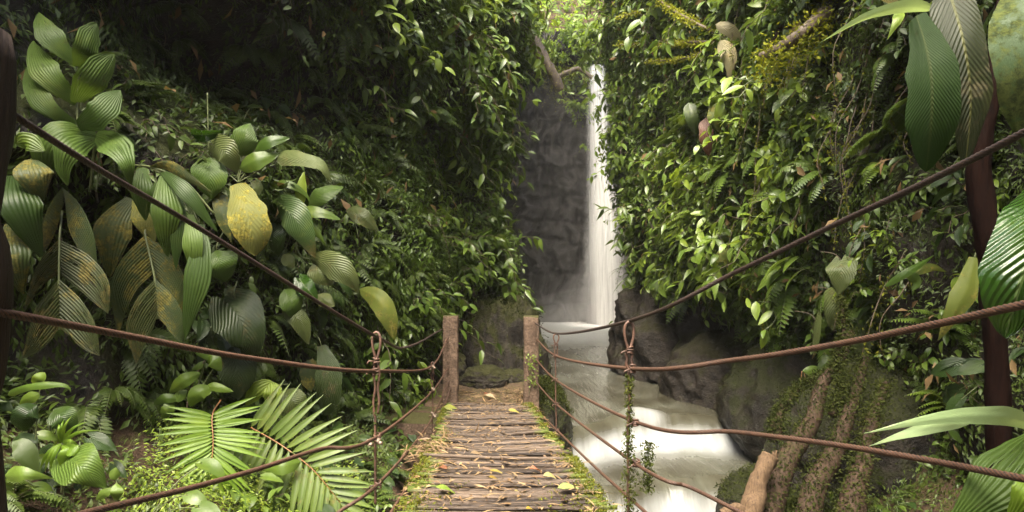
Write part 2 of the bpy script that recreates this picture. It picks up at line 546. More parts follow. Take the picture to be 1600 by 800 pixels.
def watermat():
    m, nt, out = mat('river_water')
    k = N(nt)
    p = k.pos()
    foam = k.attr('tint').outputs['Fac']
    flow = k.attr('leafuv').outputs['Vector']          # x across, y along the current (metres)
    q = k.scaled(flow, (3.2, .75, 1))
    st = k.noise(1.0, 5, .55, q, .8)
    st2 = k.noise(2.6, 4, .6, k.scaled(flow, (4., .5, 1)), .5)
    base = k.ramp(k.noise(.8, 4, .55, k.scaled(flow, (1.4, 1.0, 1)), .6), (.32, (.026, .023, .014)), (.5, (.05, .048, .033)), (.68, (.082, .084, .064)))
    f = k.math('ADD', k.math('MULTIPLY', foam, 1.35), k.math('MULTIPLY_ADD', st, .9, -.52))
    f = k.math('ADD', f, k.math('MULTIPLY_ADD', st2, .5, -.26))
    f = k.math('MULTIPLY', k.math('MAXIMUM', f, 0.), k.math('MULTIPLY_ADD', foam, 2.2, .06, clamp=True), clamp=True)
    c = k.mix(f, base, k.mix(k.math('MULTIPLY_ADD', foam, 5., -3.9, clamp=True), (.24, .25, .245), (.62, .62, .60)))  # foam colour offsets the light: darker on sunlit cascades, lighter at the shaded fall
    b = k.n('ShaderNodeBsdfPrincipled')
    k.set(b.inputs['Base Color'], c)
    k.set(b.inputs['Roughness'], k.math('MULTIPLY_ADD', f, .5, .22))
    k.set(b.inputs['IOR'], 1.33)
    k.set(b.inputs['Normal'], k.bump(k.math('ADD', st, st2), .25, .05))
    nt.links.new(b.outputs[0], out.inputs[0])
    return m


def fallmat():
    m, nt, out = mat('falling_water')
    k = N(nt)
    uv = k.attr('leafuv').outputs['Vector']
    sx = nt.nodes.new('ShaderNodeSeparateXYZ')
    k.set(sx.inputs[0], uv)
    au = k.math('ABSOLUTE', sx.outputs[0])
    z = k.noise(1, 6, .6, k.scaled(uv, (7., .35, 1)))
    z2 = k.noise(1, 4, .6, k.scaled(uv, (24., .8, 1)))
    edge = k.math('POWER', k.math('MULTIPLY_ADD', k.math('ADD', au, k.math('MULTIPLY_ADD', z, .7, -.35)), -1.7, 1.7, clamp=True), 1.8)
    a = k.math('MULTIPLY', edge, k.math('ADD', k.math('MULTIPLY', z, 1.3), k.math('MULTIPLY_ADD', z2, .5, -.12)), clamp=True)
    d = k.n('ShaderNodeBsdfDiffuse')
    k.set(d.inputs[0], k.mix(k.math('MULTIPLY_ADD', z, 3., -1., clamp=True), (.62, .62, .60), (.86, .86, .84)))
    tl = k.n('ShaderNodeBsdfTranslucent')
    k.set(tl.inputs[0], (.85, .85, .83, 1))
    a1 = k.n('ShaderNodeMixShader')
    k.set(a1.inputs[0], .4); k.set(a1.inputs[1], d.outputs[0]); k.set(a1.inputs[2], tl.outputs[0])
    tp = k.n('ShaderNodeBsdfTransparent')
    ms = k.n('ShaderNodeMixShader')
    k.set(ms.inputs[0], a); k.set(ms.inputs[1], tp.outputs[0]); k.set(ms.inputs[2], a1.outputs[0])
    nt.links.new(ms.outputs[0], out.inputs[0])
    return m


def volmat(name, dens, col=(.92, .94, .95), aniso=.2):
    m, nt, out = mat(name)
    v = nt.nodes.new('ShaderNodeVolumePrincipled')
    v.inputs['Color'].default_value = (*col, 1)
    v.inputs['Density'].default_value = dens
    v.inputs['Anisotropy'].default_value = aniso
    nt.links.new(v.outputs[0], out.inputs['Volume'])
    return m


M['water'] = watermat()
M['fall'] = fallmat()

# ------------------------------------------------------------------ camera, light, world
cam = bpy.data.cameras.new('camera')
cam.sensor_width = 36
cam.lens = 36 * F / 1600
cam.shift_y = (YH - 400) / 1600
cam.clip_start, cam.clip_end = .05, 400
co = bpy.data.objects.new('camera', cam)
COL.objects.link(co)
co.rotation_euler = (R(90), 0, 0)
scene.camera = co

SUN_EL, SUN_AZ = R(64), R(198)          # azimuth: compass bearing the light comes from, clockwise from +Y
w = bpy.data.worlds.new('World')
scene.world = w
w.use_nodes = True
nt = w.node_tree
bg = nt.nodes['Background']
sky = nt.nodes.new('ShaderNodeTexSky')
sky.sky_type = 'NISHITA'
sky.sun_disc = False
sky.sun_elevation = SUN_EL
sky.sun_rotation = SUN_AZ
sky.air_density, sky.dust_density, sky.ozone_density = .7, 7.0, 0.0
nt.links.new(sky.outputs[0], bg.inputs[0])
bg.inputs[1].default_value = .15
sd = bpy.data.lights.new('sun', 'SUN')
sd.energy = 4.0
sd.angle = R(45)
sd.color = (1, .93, .78)
so = bpy.data.objects.new('sun', sd)
COL.objects.link(so)
from mathutils import Vector
dirv = Vector((math.sin(SUN_AZ) * math.cos(SUN_EL), math.cos(SUN_AZ) * math.cos(SUN_EL), math.sin(SUN_EL)))
so.rotation_euler = dirv.to_track_quat('Z', 'Y').to_euler()
so.location = (0, 0, 40)
scene.view_settings.view_transform = 'Standard'
scene.view_settings.look = 'None'
scene.view_settings.gamma = 1
scene.view_settings.exposure = 2.42
try:
    scene.view_settings.use_curve_mapping = False
except Exception: pass
scene.render.engine = 'CYCLES'
cy = scene.cycles
cy.max_bounces = 8
cy.diffuse_bounces = 3
cy.glossy_bounces = 2
cy.transmission_bounces = 4
cy.transparent_max_bounces = 8
cy.volume_bounces = 1
cy.use_denoising = True
cy.caustics_reflective = cy.caustics_refractive = False
cy.sample_clamp_indirect = 6
# ================================================================== the setting
def interp_path(path, y):
    p = np.asarray(path, float)
    return np.interp(y, p[:, 1], p[:, 0])


LPATH = [(-3.5, -9), (-3.3, -1), (-3.05, 1.5), (-2.85, 3), (-2.5, 4.5), (-2.0, 6), (-1.45, 7.6), (-.95, 9.2), (-.45, 10.3), (-.40, 10.9), (-.8, 11.8), (-1.6, 13.5), (-2.2, 16), (-2.6, 21), (-2.6, 26), (-2.4, 31)]
RPATH = [(4.4, -9), (4.3, 0), (4.15, 3), (4.0, 5.5), (3.75, 8), (3.45, 10.5), (3.25, 13), (3.02, 15.0), (2.95, 16.0), (3.15, 17.2), (3.9, 19), (4.8, 22.5), (6.2, 26), (6.8, 31)]
LIN = np.array(sorted([(y, x) for x, y in LPATH]))
RIN = np.array(sorted([(y, x) for x, y in RPATH]))


def lean_l(Y, z):
    near = 1 - sm(6.5, 8.5, Y)
    o = .10 * np.maximum(z, -1) * sm(7, 9, Y) * (1 - sm(11, 13, Y))
    o = o + near * .30 * np.clip(z - 2.1, 0, 2.5)                                      # overhang above the hollow
    o = o - 1.0 * np.exp(-((Y - 5.6) / 1.3) ** 2 - ((z - 1.75) / .55) ** 2)           # the dark hollow
    o = o + .35 * np.exp(-((Y - 4.6) / 1.5) ** 2 - ((z - .75) / .35) ** 2)            # ledge under it
    far = sm(12, 15, Y)
    o = o + far * .62 * np.clip(z - 6.1, 0, 4.2)
    return o


def lean_r(Y, z):
    o = .06 * z * sm(10, 14, Y) * (1 - sm(16, 19, Y))
    o = o + (1 - sm(5, 8, Y)) * .35 * np.clip(z - 2.4, 0, 3)
    o = o - .55 * np.exp(-((z + 1.0) / .7) ** 2) * sm(6, 8.5, Y) * (1 - sm(12.5, 14.5, Y))   # undercut above the pool
    o = o + .35 * sm(-1.2, -2.2, z) * sm(12, 14, Y)
    return o


def cliff(path, side, z0, z1, lean, seed, amp=.38, step=.085):
    C = catmull(np.array([(x, y, 0) for x, y in path], float), 200)
    L = np.linalg.norm(np.diff(C, axis=0), axis=1).sum()
    C = catmull(C[::2], int(L / step))
    T = norm(np.gradient(C, axis=0))
    for _ in range(6): T[1:-1] = norm(T[:-2] + 2 * T[1:-1] + T[2:])
    Nn = np.stack([side * T[:, 1], -side * T[:, 0], 0 * T[:, 0]], -1)
    zs = np.arange(z0, max(z1) + .001, step * 1.15)
    G = np.repeat(C[:, None], len(zs), 1)
    yt = G[..., 1]
    top = z1[0] + (z1[1] - z1[0]) * sm(10.5, 13.5, yt)
    if side > 0: top = top - 3.6 * (1 - sm(2.2, 4.6, yt))
    G[..., 2] = z0 + (top - z0) * ((zs[None] - z0) / (max(z1) - z0))
    off = lean(G[..., 1], G[..., 2]) + amp * fbm(G * .75, 3, seed) + amp * .42 * fbm(G * 1.9, 3, seed + 5, True) + .05 * fbm(G * 6, 2, seed + 9)
    G = G + Nn[:, None] * off[..., None]
    G[..., 2] += .12 * fbm(G * 1.3, 2, seed + 31)
    n = norm(np.cross(np.gradient(G, axis=0), np.gradient(G, axis=1))) * side
    return G, n


def sheet(G, name, m, tint=.5, **kw):
    mb = MB()
    mb.add(G.reshape(-1, 3), gridq(*G.shape[:2]), None, tint)
    return mb.build(name, m, **kw)


GL, NL = cliff(LPATH, 1, -3.4, (6.0, 10.4), lean_l, 3)
GR, NR = cliff(RPATH, -1, -3.4, (6.5, 9.0), lean_r, 11)
sheet(GL, 'cliff', M['cliff'], kind='structure', label='dark mossy rock face of the gorge behind the big leaves')
sheet(GR, 'cliff', M['cliff'], kind='structure', label='overgrown rock face of the gorge across the stream')
# the wall behind the waterfall, and the wooded slope above it
xs, zs = np.arange(-5, 11, .075), np.arange(-3.4, 10.6, .075)
X, Z = np.meshgrid(xs, zs, indexing='ij')
G = np.stack([X, 29.9 + 0 * X + .06 * np.clip(Z, 0, 11), Z], -1)
W_ = G + .5 * np.stack([fbm(G * .8, 2, 51), 0 * X, fbm(G * .8, 2, 52)], -1)
G[..., 1] -= 1.1 * fbm(W_ * np.array((.42, .42, .22)), 4, 41) + .5 * fbm(W_ * np.array((1.2, 1, .5)), 4, 45, True) + .22 * fbm(W_ * np.array((2.6, 1, 1.5)), 4, 48, True)
st = Z * .9 + .6 * fbm(W_ * .7, 3, 55)
G[..., 1] += .14 * (st - np.floor(st)) ** 2 * sm(-.3, .3, fbm(W_ * .5, 2, 57))
GW = G
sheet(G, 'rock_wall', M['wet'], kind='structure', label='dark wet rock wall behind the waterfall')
xs, vs = np.arange(-9, 16, .4), np.arange(0, 1.001, .025)
X, Vv = np.meshgrid(xs, vs, indexing='ij')
GH = np.stack([X, 30.6 + 16 * Vv, 8.0 + 15 * Vv ** .8], -1)
GH[..., 2] += .9 * fbm(GH * .3, 3, 61)
sheet(GH, 'hill', M['soil'], kind='structure', label='steep wooded slope above the waterfall')

ys = np.arange(-9, 31.5, .085)
xs = np.arange(-4.5, 8, .085)
X, Y = np.meshgrid(xs, ys, indexing='ij')
NZ = np.stack([X, Y, 0 * X], -1)


def groundz(X, Y):
    q = np.stack([X, Y, 0 * X], -1)
    e = np.where(Y > 7.4, .42 - .1 * (Y - 8), -1.0 + .03 * Y) + .12 * fbm(q * 1.6, 2, 71)
    e = np.where(Y > 7.4, np.minimum(e, .42 - .45 * np.clip(Y - 8.8, 0, 9)), e)
    rise = np.where(Y > 7.4, np.clip(-1.15 - X, 0, 9) * .6, np.clip(e - .25 - X, 0, 9) * .72)
    zb = np.where(Y > 7.4, -1.55 - .05 * sm(7.4, 9, Y) * 0, -1.85) + rise
    zb = zb + .08 * fbm(q * 2.2, 3, 73) * np.where((Y > 7.4) & (X > -1.1), .25, 1)
    left = sm(0, .42, e - X + .25)
    er = 2.62 + .7 * sm(8, 9.6, Y) + .15 * fbm(q * 1.2, 2, 75) - .2 * sm(10, 14, Y)
    zr = -2.55 + .75 * np.clip(X - er, 0, 9) + .12 * fbm(q * 1.9, 3, 77)
    right = sm(-.25, .35, X - er)
    bed = -3.75 + .18 * fbm(q * 1.1, 3, 79)
    return bed + left * (zb - bed) * (1 - sm(11, 12, Y)) + right * (zr - bed) * (1 - sm(15, 17, Y))


Zg = groundz(X, Y)
G = np.stack([X, Y, Zg], -1)
sheet(G, 'ground', M['soil'], kind='structure', label='dark forest soil of the banks and stream bed')
mb = MB()
mb.add([(-150, -150, -4.1), (150, -150, -4.1), (150, 150, -4.1), (-150, 150, -4.1)], [(0, 1, 2, 3)])
mb.build('terrain', M['soil'], kind='structure', label='forest floor around the gorge')
# sandy landing at the far end of the bridge
xs, ys2 = np.arange(-1.0, .4, .05), np.arange(7.62, 9.3, .05)
X2, Y2 = np.meshgrid(xs, ys2, indexing='ij')
G = np.stack([X2 + .05 * vn(np.stack([Y2 * 3, 0 * Y2, 0 * Y2], -1), 5), Y2, groundz(X2, Y2) * 0 - 1.515 + .035 * fbm(np.stack([X2, Y2, 0 * X2], -1) * 3, 3, 81) + .10 * sm(8.2, 9.2, Y2)], -1)
G[[0, -1], :, 2] -= .2
G[:, [0, -1], 2] -= .12
sheet(G, 'path', M['path'], kind='structure', label='sandy trail landing between the two concrete posts')

# ------------------------------------------------------------------ water
xs, ysw = np.arange(-1.4, 7.0, .06), np.arange(-6, 30.6, .06)
X, Y = np.meshgrid(xs, ysw, indexing='ij')
q = np.stack([X, Y, 0 * X], -1)
l1 = 9.6 + .95 * sm(.5, 1.9, X) - .1 * sm(2.6, 3.6, X) + .16 * fbm(q * np.array((1.3, 0, 0)) + 3, 3, 91)
l2 = 8.25 + .55 * sm(1.0, 2.6, X) + .22 * fbm(q * np.array((1.6, 0, 0)) + 9, 3, 92)
d1, d2 = l1 - Y, l2 - Y                                  # metres past each lip
Zw = -2.30 - .40 * sm(-.25, .55, d1) - .62 * sm(-.2, .65, d2)
Zw += .09 * np.exp(-((X - 1.95) / .4) ** 2 - ((Y - l1 - .25) / .35) ** 2)      # water humping over a sunken rock
Zw += .022 * fbm(q * np.array((1.6, .8, 1)), 3, 95) + .05 * fbm(q * np.array((4, 1.2, 1)), 2, 96) * (np.exp(-(d1 / .6) ** 2) + np.exp(-(d2 / .5) ** 2))
foam = .72 * sm(-.10, .30, d1) * np.exp(-np.clip(d1 - .35, 0, 9) / .42) * (.65 + .35 * sm(.4, 1.6, X))
foam = np.maximum(foam, .72 * sm(-.12, .3, d2) * np.exp(-np.clip(d2 - .8, 0, 9) / 1.6))
foam = np.maximum(foam, .55 * np.exp(-((X - 2.1) / .35) ** 2 - ((Y - l1 - .1) / .3) ** 2))
foam = np.maximum(foam, .05 * sm(0, .4, d1) * (d2 < .4))
fb = np.exp(-np.hypot((X - 3.7) / 2.6, (Y - 28.5) / 3.4) ** 2 * .9)
foam = np.maximum(foam, 1.15 * fb)
foam = np.maximum(foam, .5 * sm(16.5, 24, Y))
foam = np.maximum(foam, .16 * sm(11.5, 15, Y))
mb = MB()
mb.add(np.stack([X, Y, Zw], -1).reshape(-1, 3), gridq(*X.shape), np.stack([X, Y], -1).reshape(-1, 2), foam.ravel())
mb.build('water', M['water'], kind='structure', label='silky grey green stream with white cascades')

fall = empty('waterfall', (3.9, 28.9, -2.3), 'tall white veil of falling water at the end of the gorge', 'waterfall')
for kk, (dy, wt, sd_) in enumerate(((0, 1.0, 3), (.22, .86, 7), (.42, .7, 12))):
    zs = np.linspace(-2.4, 8.6, 70)
    us = np.linspace(-1, 1, 22)
    Zf, Uf = np.meshgrid(zs, us, indexing='ij')
    hw = np.interp(Zf, [-2.4, 1, 4.5, 8.3], [1.2, 1.0, .64, .45]) * wt
    cx = np.interp(Zf, [-2.4, 2, 5, 8.3], [3.93, 3.86, 3.74, 3.6])
    Xf = cx + Uf * hw + .05 * vn(np.stack([Zf * .5, Uf, 0 * Uf], -1), sd_)
    Yf = 28.75 - dy - .28 * (1 - Uf ** 2) * hw + .05 * vn(np.stack([Uf * 6, Zf * .2, 0 * Uf], -1), sd_ + 1) + .06 * np.clip(Zf, 0, 9)
    mb = MB()
    mb.add(np.stack([Xf, Yf, Zf], -1).reshape(-1, 3), gridq(*Zf.shape), np.stack([Uf, Zf + sd_], -1).reshape(-1, 2))
    mb.build('veil', M['fall'], parent=fall)


def ellipsoid(c, r, m, name, n=24, **kw):
    th, ph = np.meshgrid(np.linspace(0, np.pi, n), np.linspace(0, 2 * np.pi, n * 2), indexing='ij')
    mb = MB()
    V = np.stack([np.sin(th) * np.cos(ph) * r[0], np.sin(th) * np.sin(ph) * r[1], np.cos(th) * r[2]], -1) + np.array(c)
    mb.add(V.reshape(-1, 3), gridq(*th.shape))
    return mb.build(name, m, **kw)


ellipsoid((2.6, 24.5, 1.0), (4.5, 5.0, 6.0), volmat('thin_mist', .0035, (.96, .93, .88)), 'mist', kind='stuff', label='thin mist filling the end of the gorge before the waterfall')
mm = volmat('spray', .024, (.96, .94, .91))
for c, r in (((3.5, 27.2, -2.0), (3.2, 3.0, 1.3)), ((3.7, 27.6, -1.9), (2.3, 2.4, 1.9)), ((3.8, 27.8, -1.7), (1.6, 2.0, 2.7)), ((3.8, 28.0, -1.5), (1.15, 1.6, 3.6)), ((3.3, 26.2, -2.1), (3.9, 3.6, .8))):
    ellipsoid(c, r, mm, 'mist', kind='stuff', label='spray drifting round the foot of the waterfall')


# ------------------------------------------------------------------ rocks
def rock(name, c, r, m, label, seed, rot=0., amp=.22, n=64, cat='rock', squash=1.0, group=None):
    th, ph = np.meshgrid(np.linspace(0.001, np.pi - .001, n), np.linspace(0, 2 * np.pi, n * 2), indexing='ij')
    D = np.stack([np.sin(th) * np.cos(ph), np.sin(th) * np.sin(ph), np.cos(th)], -1)
    D = np.sign(D) * np.abs(D) ** squash
    s = 1 + amp * fbm(D * 1.5 + seed, 3, seed) + amp * .5 * fbm(D * 3.6 + seed, 4, seed + 3, True) + amp * .16 * fbm(D * 11 + seed, 4, seed + 6, True)
    V = D * s[..., None] * np.asarray(r)
    V[..., 2] += .02 * fbm(V * 6, 3, seed)
    ca, sa = math.cos(rot), math.sin(rot)
    V = V @ np.array(((ca, sa, 0), (-sa, ca, 0), (0, 0, 1)))
    V[:, -1] = V[:, 0]
    mb = MB()
    mb.add((V + np.array(c)).reshape(-1, 3), gridq(*th.shape))
    return mb.build(name, m, loc=np.array(c) - (0, 0, r[2]), label=label, cat=cat, group=group)


rock('boulder', (3.75, 15.2, -1.6), (1.45, 1.6, 1.5), M['wetb'], 'large dark wet rock bulging beside the foot of the waterfall', 5, .2, .26)
rock('boulder', (3.95, 12.4, -2.2), (1.15, 1.2, 1.0), M['wetb'], 'low dark wet rock under the overhang at the edge of the upper pool', 9, .4, .2)
rock('mossy_rock', (4.35, 9.5, -2.1), (1.05, 1.5, 1.1), M['bank'], 'broad mossy rock sloping into the stream beside the upper cascade', 14, .3, .2)
rock('mossy_rock', (3.85, 7.2, -2.1), (1.0, 1.1, 1.05), M['bank'], 'mossy rock hump under the heart shaped leaves on the far bank', 19, .1, .2)
rock('mossy_rock', (3.0, 7.2, -2.8), (.75, .8, .62), M['bank'], 'low mossy rock behind the broken log at the water', 23, .5, .2)
rock('mossy_rock', (2.6, 6.2, -2.75), (.6, .6, .55), M['bank'], 'mossy rock under the broken log', 27, .9, .2)
rock('mossy_rock', (-.18, 10.1, -1.75), (.62, .8, 1.15), M['boulder'], 'tall mossy rock rising behind the two concrete posts', 31, .3, .4)
rock('boulder', (-.36, 8.75, -1.43), (.30, .24, .19), M['boulder'], 'small lichen covered boulder on the trail behind the left post', 37, .2, .18)
rock('mossy_rock', (.42, 8.5, -2.15), (.30, .85, .72), M['bank'], 'mossy rock flank falling to the water outside the right post', 43, -.1, .2)

rock('boulder', (-.86, 8.9, -1.35), (.26, .3, .27), M['boulder'], 'angular mossy stone right behind the left concrete post', 51, .6, .3)
rock('boulder', (.02, 8.95, -1.45), (.22, .2, .13), M['boulder'], 'flat grey stone at the back of the sandy landing', 55, .2, .25)
# ================================================================== the bridge
def xl(d): return -.333 - .049 * d
def xr(d): return .573 - .051 * d
def zd(d): return -.777 - .0965 * d + .012 * np.sin(d * 2.1)


bridge = empty('suspension_footbridge', (float((xl(4) + xr(4)) / 2), 4.0, float(zd(4)) - .1), 'narrow footbridge of worn mossy wooden slats hung between rusty steel cables', 'footbridge')
mb = MB()
d = .95
while d < 7.78:
    pitch = rng.uniform(.018, .035)
    cx, hw = (xl(d) + xr(d)) / 2 + rng.normal(0, .012), .45 + rng.normal(0, .012)
    n, rn = 16, 8
    t = np.linspace(-1, 1, n)
    th = np.linspace(0, 2 * np.pi, rn, endpoint=False)
    wv = .006 * fbm(np.stack([t * 3 + d * 9, t * 0 + d * 31, t * 0], -1), 2, 4)
    tilt = rng.normal(0, .008)
    rot = rng.normal(0, .012)
    zz = zd(d) + rng.normal(0, .009) + wv + tilt * t - .012 * (1 - t ** 2) * .5
    hy, hz = pitch * rng.uniform(.40, .51), rng.uniform(.008, .015)
    hyv = hy * (1 + .22 * fbm(np.stack([t * 5 + d * 7, t * 0 + d * 3, t * 0 + 4], -1), 2, 6))
    V = np.stack([np.repeat((cx + t * hw)[:, None], rn, 1),
                  d + rot * t[:, None] + hyv[:, None] * np.sign(np.cos(th)) * np.abs(np.cos(th)) ** .75,
                  zz[:, None] + hz * np.sign(np.sin(th)) * np.abs(np.sin(th)) ** .75], -1)
    i, j = np.meshgrid(np.arange(n - 1), np.arange(rn), indexing='ij')
    a, b = (i * rn + j).ravel(), (i * rn + (j + 1) % rn).ravel()
    Q = list(np.c_[a, b, b + rn, a + rn])
    for e0 in (0, (n - 1) * rn):
        Q += [[e0, e0 + 1, e0 + 2, e0 + 3], [e0, e0 + 3, e0 + 4, e0 + 7], [e0 + 4, e0 + 5, e0 + 6, e0 + 7]]
    mb.add(V, Q, np.stack([np.repeat(t, rn), np.zeros(n * rn)], -1), rng.uniform(0, 1))
    d += pitch * .98
mb.build('deck', M['plank'], parent=bridge)
for s in (xl, xr):
    dd = np.linspace(.9, 7.75, 40)
    sgn = -1 if s is xl else 1
    C = np.stack([s(dd) - sgn * .05, dd, zd(dd) - .065], -1)
    mb = MB()
    mb.add(*tube(C, .035 + .006 * vn(np.stack([dd * 3, dd * 0, dd * 0], -1), 3), 8))
    mb.build('stringer', M['bark'], parent=bridge)

# moss along the edges of the deck, thickest at the near end
TM = leaf(1, .45, 2, 2, 'oval', .2, .5)
mb = MB()
n = 16000
dd = 1.6 + 6.0 * rng.random(n) ** 1.9
sd_ = np.where(rng.random(n) < .5, -1, 1)
wd = np.where(dd < 3.7, .20 + .10 * vn(np.stack([dd * 2.3, sd_ * 7., dd * 0], -1), 8), .09 + .06 * vn(np.stack([dd * 1.9, sd_ * 7., dd * 0], -1), 9))
e = np.abs(rng.normal(0, 1, n)) * wd * .55
keep = (e < .4) & (fbm(np.stack([dd * 3, sd_ * 5 + e * 6, dd * 0], -1), 2, 21) > -.15)
xx = np.where(sd_ < 0, xl(dd), xr(dd)) - sd_ * (e - .03)
B = np.stack([xx, dd, zd(dd) + .012 - .05 * np.clip(.0 - (e - .03), 0, 1) + .02 * rng.random(n)], -1)[keep]
k = len(B)
dirs = np.stack([rng.normal(0, 1, k), rng.normal(0, 1, k), np.abs(rng.normal(.9, .6, k))], -1)
scatter(mb, TM, B, dirs, rng.normal(0, 1, (k, 3)) + np.array((0, 0, .6)), rng.uniform(.008, .02, k), rng.random(k))
o = mb.build('moss', M['moss'], parent=bridge)
o['kind'] = 'stuff'


def pxline(pts, n):
    return catmull(np.array([P(*p) for p in pts]), n)


CABLES = [  # pixel, pixel, depth along each cable; radius; material; twisted
    ([(-40, 150, 1.25), (8, 172, 1.36), (150, 262, 1.65), (330, 368, 2.2), (588, 526, 3.26), (640, 541, 4.6), (690, 515, 7.62)], .0072, 'cabledark'),
    ([(-60, 480, 1.22), (22, 492, 1.36), (200, 525, 1.75), (400, 561, 2.3), (586, 580, 3.26), (675, 572, 6.4), (700, 528, 7.62)], .0082, 'cable'),
    ([(90, 815, 1.36), (150, 798, 1.5), (300, 762, 1.9), (400, 734, 2.25), (500, 702, 2.7), (590, 682, 3.26), (675, 612, 6.4), (700, 575, 7.62)], .0074, 'cable'),
    ([(490, 835, 2.75), (530, 800, 2.9), (590, 757, 3.26), (650, 690, 5.1), (677, 650, 6.4), (701, 596, 7.62)], .0074, 'cable'),
    ([(585, 850, 2.7), (612, 800, 3.0), (645, 745, 3.9), (678, 680, 6.4), (704, 606, 7.62)], .0072, 'cable'),
    ([(1660, 175, 1.24), (1600, 207, 1.33), (1450, 283, 1.6), (1300, 353, 1.95), (1150, 425, 2.35), (985, 501, 3.0), (869, 521, 5.8), (836, 505, 7.62)], .0074, 'cabledark'),
    ([(1680, 462, 1.22), (1600, 476, 1.33), (1450, 509, 1.6), (1300, 539, 1.95), (1150, 562, 2.35), (987, 576, 3.0), (869, 556, 5.8), (838, 530, 7.62)], .0082, 'cable'),
    ([(1690, 766, 1.22), (1600, 748, 1.36), (1450, 719, 1.65), (1300, 694, 1.98), (1150, 675, 2.4), (995, 660, 3.0), (869, 594, 5.8), (838, 562, 7.62)], .0074, 'cable'),
    ([(1230, 835, 2.2), (1150, 797, 2.42), (1080, 762, 2.65), (994, 725, 3.0), (870, 632, 5.8), (838, 598, 7.62)], .0072, 'cable'),
    ([(1040, 830, 2.75), (995, 788, 3.0), (930, 730, 3.9), (871, 673, 5.8), (838, 640, 7.62)], .0072, 'cable'),
]
for pts, r, mn in CABLES:
    C = pxline(pts, 60)
    L = np.linalg.norm(np.diff(C, axis=0), axis=1).sum()
    C = catmull(C, int(L / .0055))
    mb = MB()
    V, Q, uv = tube(C, r, 30, 6, .088, .21)
    dist = np.linalg.norm(V - np.vstack([np.repeat(C, 30, 0), C[:1], C[-1:]]), axis=1) / r
    mb.add(V, Q, uv, np.clip((dist - .84) / .24, 0, 1))
    mb.build('cable', M[mn], parent=bridge)


def ring(c, ax, r, rr, n=16):
    ax = norm(np.asarray(ax, float))
    a = norm(np.cross(ax, (.3, .2, .9)))
    b = np.cross(ax, a)
    t = np.linspace(0, 2 * np.pi, n)
    C = np.asarray(c) + r * (np.cos(t)[:, None] * a + np.sin(t)[:, None] * b)
    return tube(C, rr, 6, caps=False)


def hanger(px0, top, knots, bottom, d, rr, double_to, mossy, loop=.027, far=False):
    mb = MB()
    c = P(px0, top, d)
    s = d / F
    bind = P(px0, top + (45 if not far else 16), d)
    h = c[2] - bind[2]
    t = np.linspace(0, 2 * np.pi, 26)
    # teardrop eye at the top, then the two strands run down side by side
    x = loop * np.sin(t) * np.sin(t / 2) ** 1.1
    z = bind[2] + h * (.5 - .5 * np.cos(t))
    y = np.linspace(-.006, .006, 26)
    x[0], x[-1] = -.004, .004
    C = np.stack([c[0] + x, c[1] + y, z], -1)
    if not far:
        mb.add(*tube(C, rr, 8, 3, .03, .12))
    else:
        mb.add(*tube(C, rr, 7))
    zb = P(px0, bottom, d)[2]
    zdbl = P(px0, double_to, d)[2]
    for sg, zend in ((-1, zb), (1, zdbl)):
        zz = np.arange(bind[2], zend, -.012)
        wob = .004 * vn(np.stack([zz * 7, zz * 0 + sg, zz * 0], -1), 5)
        gap = .0075 + .006 * np.sin(np.clip((bind[2] - zz) / max(bind[2] - zdbl, .01), 0, 1) * np.pi * 2) ** 2
        C = np.stack([c[0] + sg * np.where(zz > zdbl, gap, .002) + wob, c[1] + 0 * zz, zz], -1)
        mb.add(*tube(C, rr, 8, 3, .03, .12))
    o = mb.build('hanger', M['hanger'], parent=bridge)
    for i, (kx, ky) in enumerate([(px0, top + (45 if not far else 16))] + knots):
        kp = P(kx, ky, d)
        kb = MB()
        for j in range(4):
            kb.add(*ring(kp + (rng.normal(0, .002), 0, (j - 1.5) * rr * 1.3), (rng.normal(0, .25), rng.normal(0, .25), 1), rr * 2.3, rr * .62, 12))
        e = np.array([kp + (-rr * 2, -rr * 2, 0), kp + (-rr * 5, -rr * 3, rr * rng.uniform(-2, 1)), kp + (-rr * 6.4, -rr * 3, -rr * 2)])
        kb.add(*tube(catmull(e, 6), rr * .6, 6))
        kb.build('binding', M['hanger'], parent=o)
    if mossy:
        mm_ = MB()
        n = mossy
        zz = rng.uniform(zb, P(px0, knots[0][1], d)[2] - .02, n)
        wgt = .008 + .012 * np.clip(fbm(np.stack([zz * 9, zz * 0, zz * 0], -1), 2, 3) + .3, 0, 1)
        B = np.stack([c[0] + rng.normal(0, 1, n) * wgt, c[1] + rng.normal(0, 1, n) * wgt, zz], -1)
        # a hanging beard of moss beside the lower knot
        if not far:
            m2 = n // 3
            zz2 = rng.uniform(P(0, 770, d)[2], P(0, 690, d)[2], m2)
            B[:m2] = np.stack([P(1012, 0, d)[0] + rng.normal(0, .013, m2), c[1] + rng.normal(0, .012, m2), zz2], -1)
        dirs = rng.normal(0, 1, (n, 3)) + np.array((0, 0, -.7))
        scatter(mm_, TM, B, dirs, rng.normal(0, 1, (n, 3)), rng.uniform(.010, .022, n), rng.random(n))
        om = mm_.build('moss', M['mossdark'], parent=o)
        om['kind'] = 'stuff'
    return o


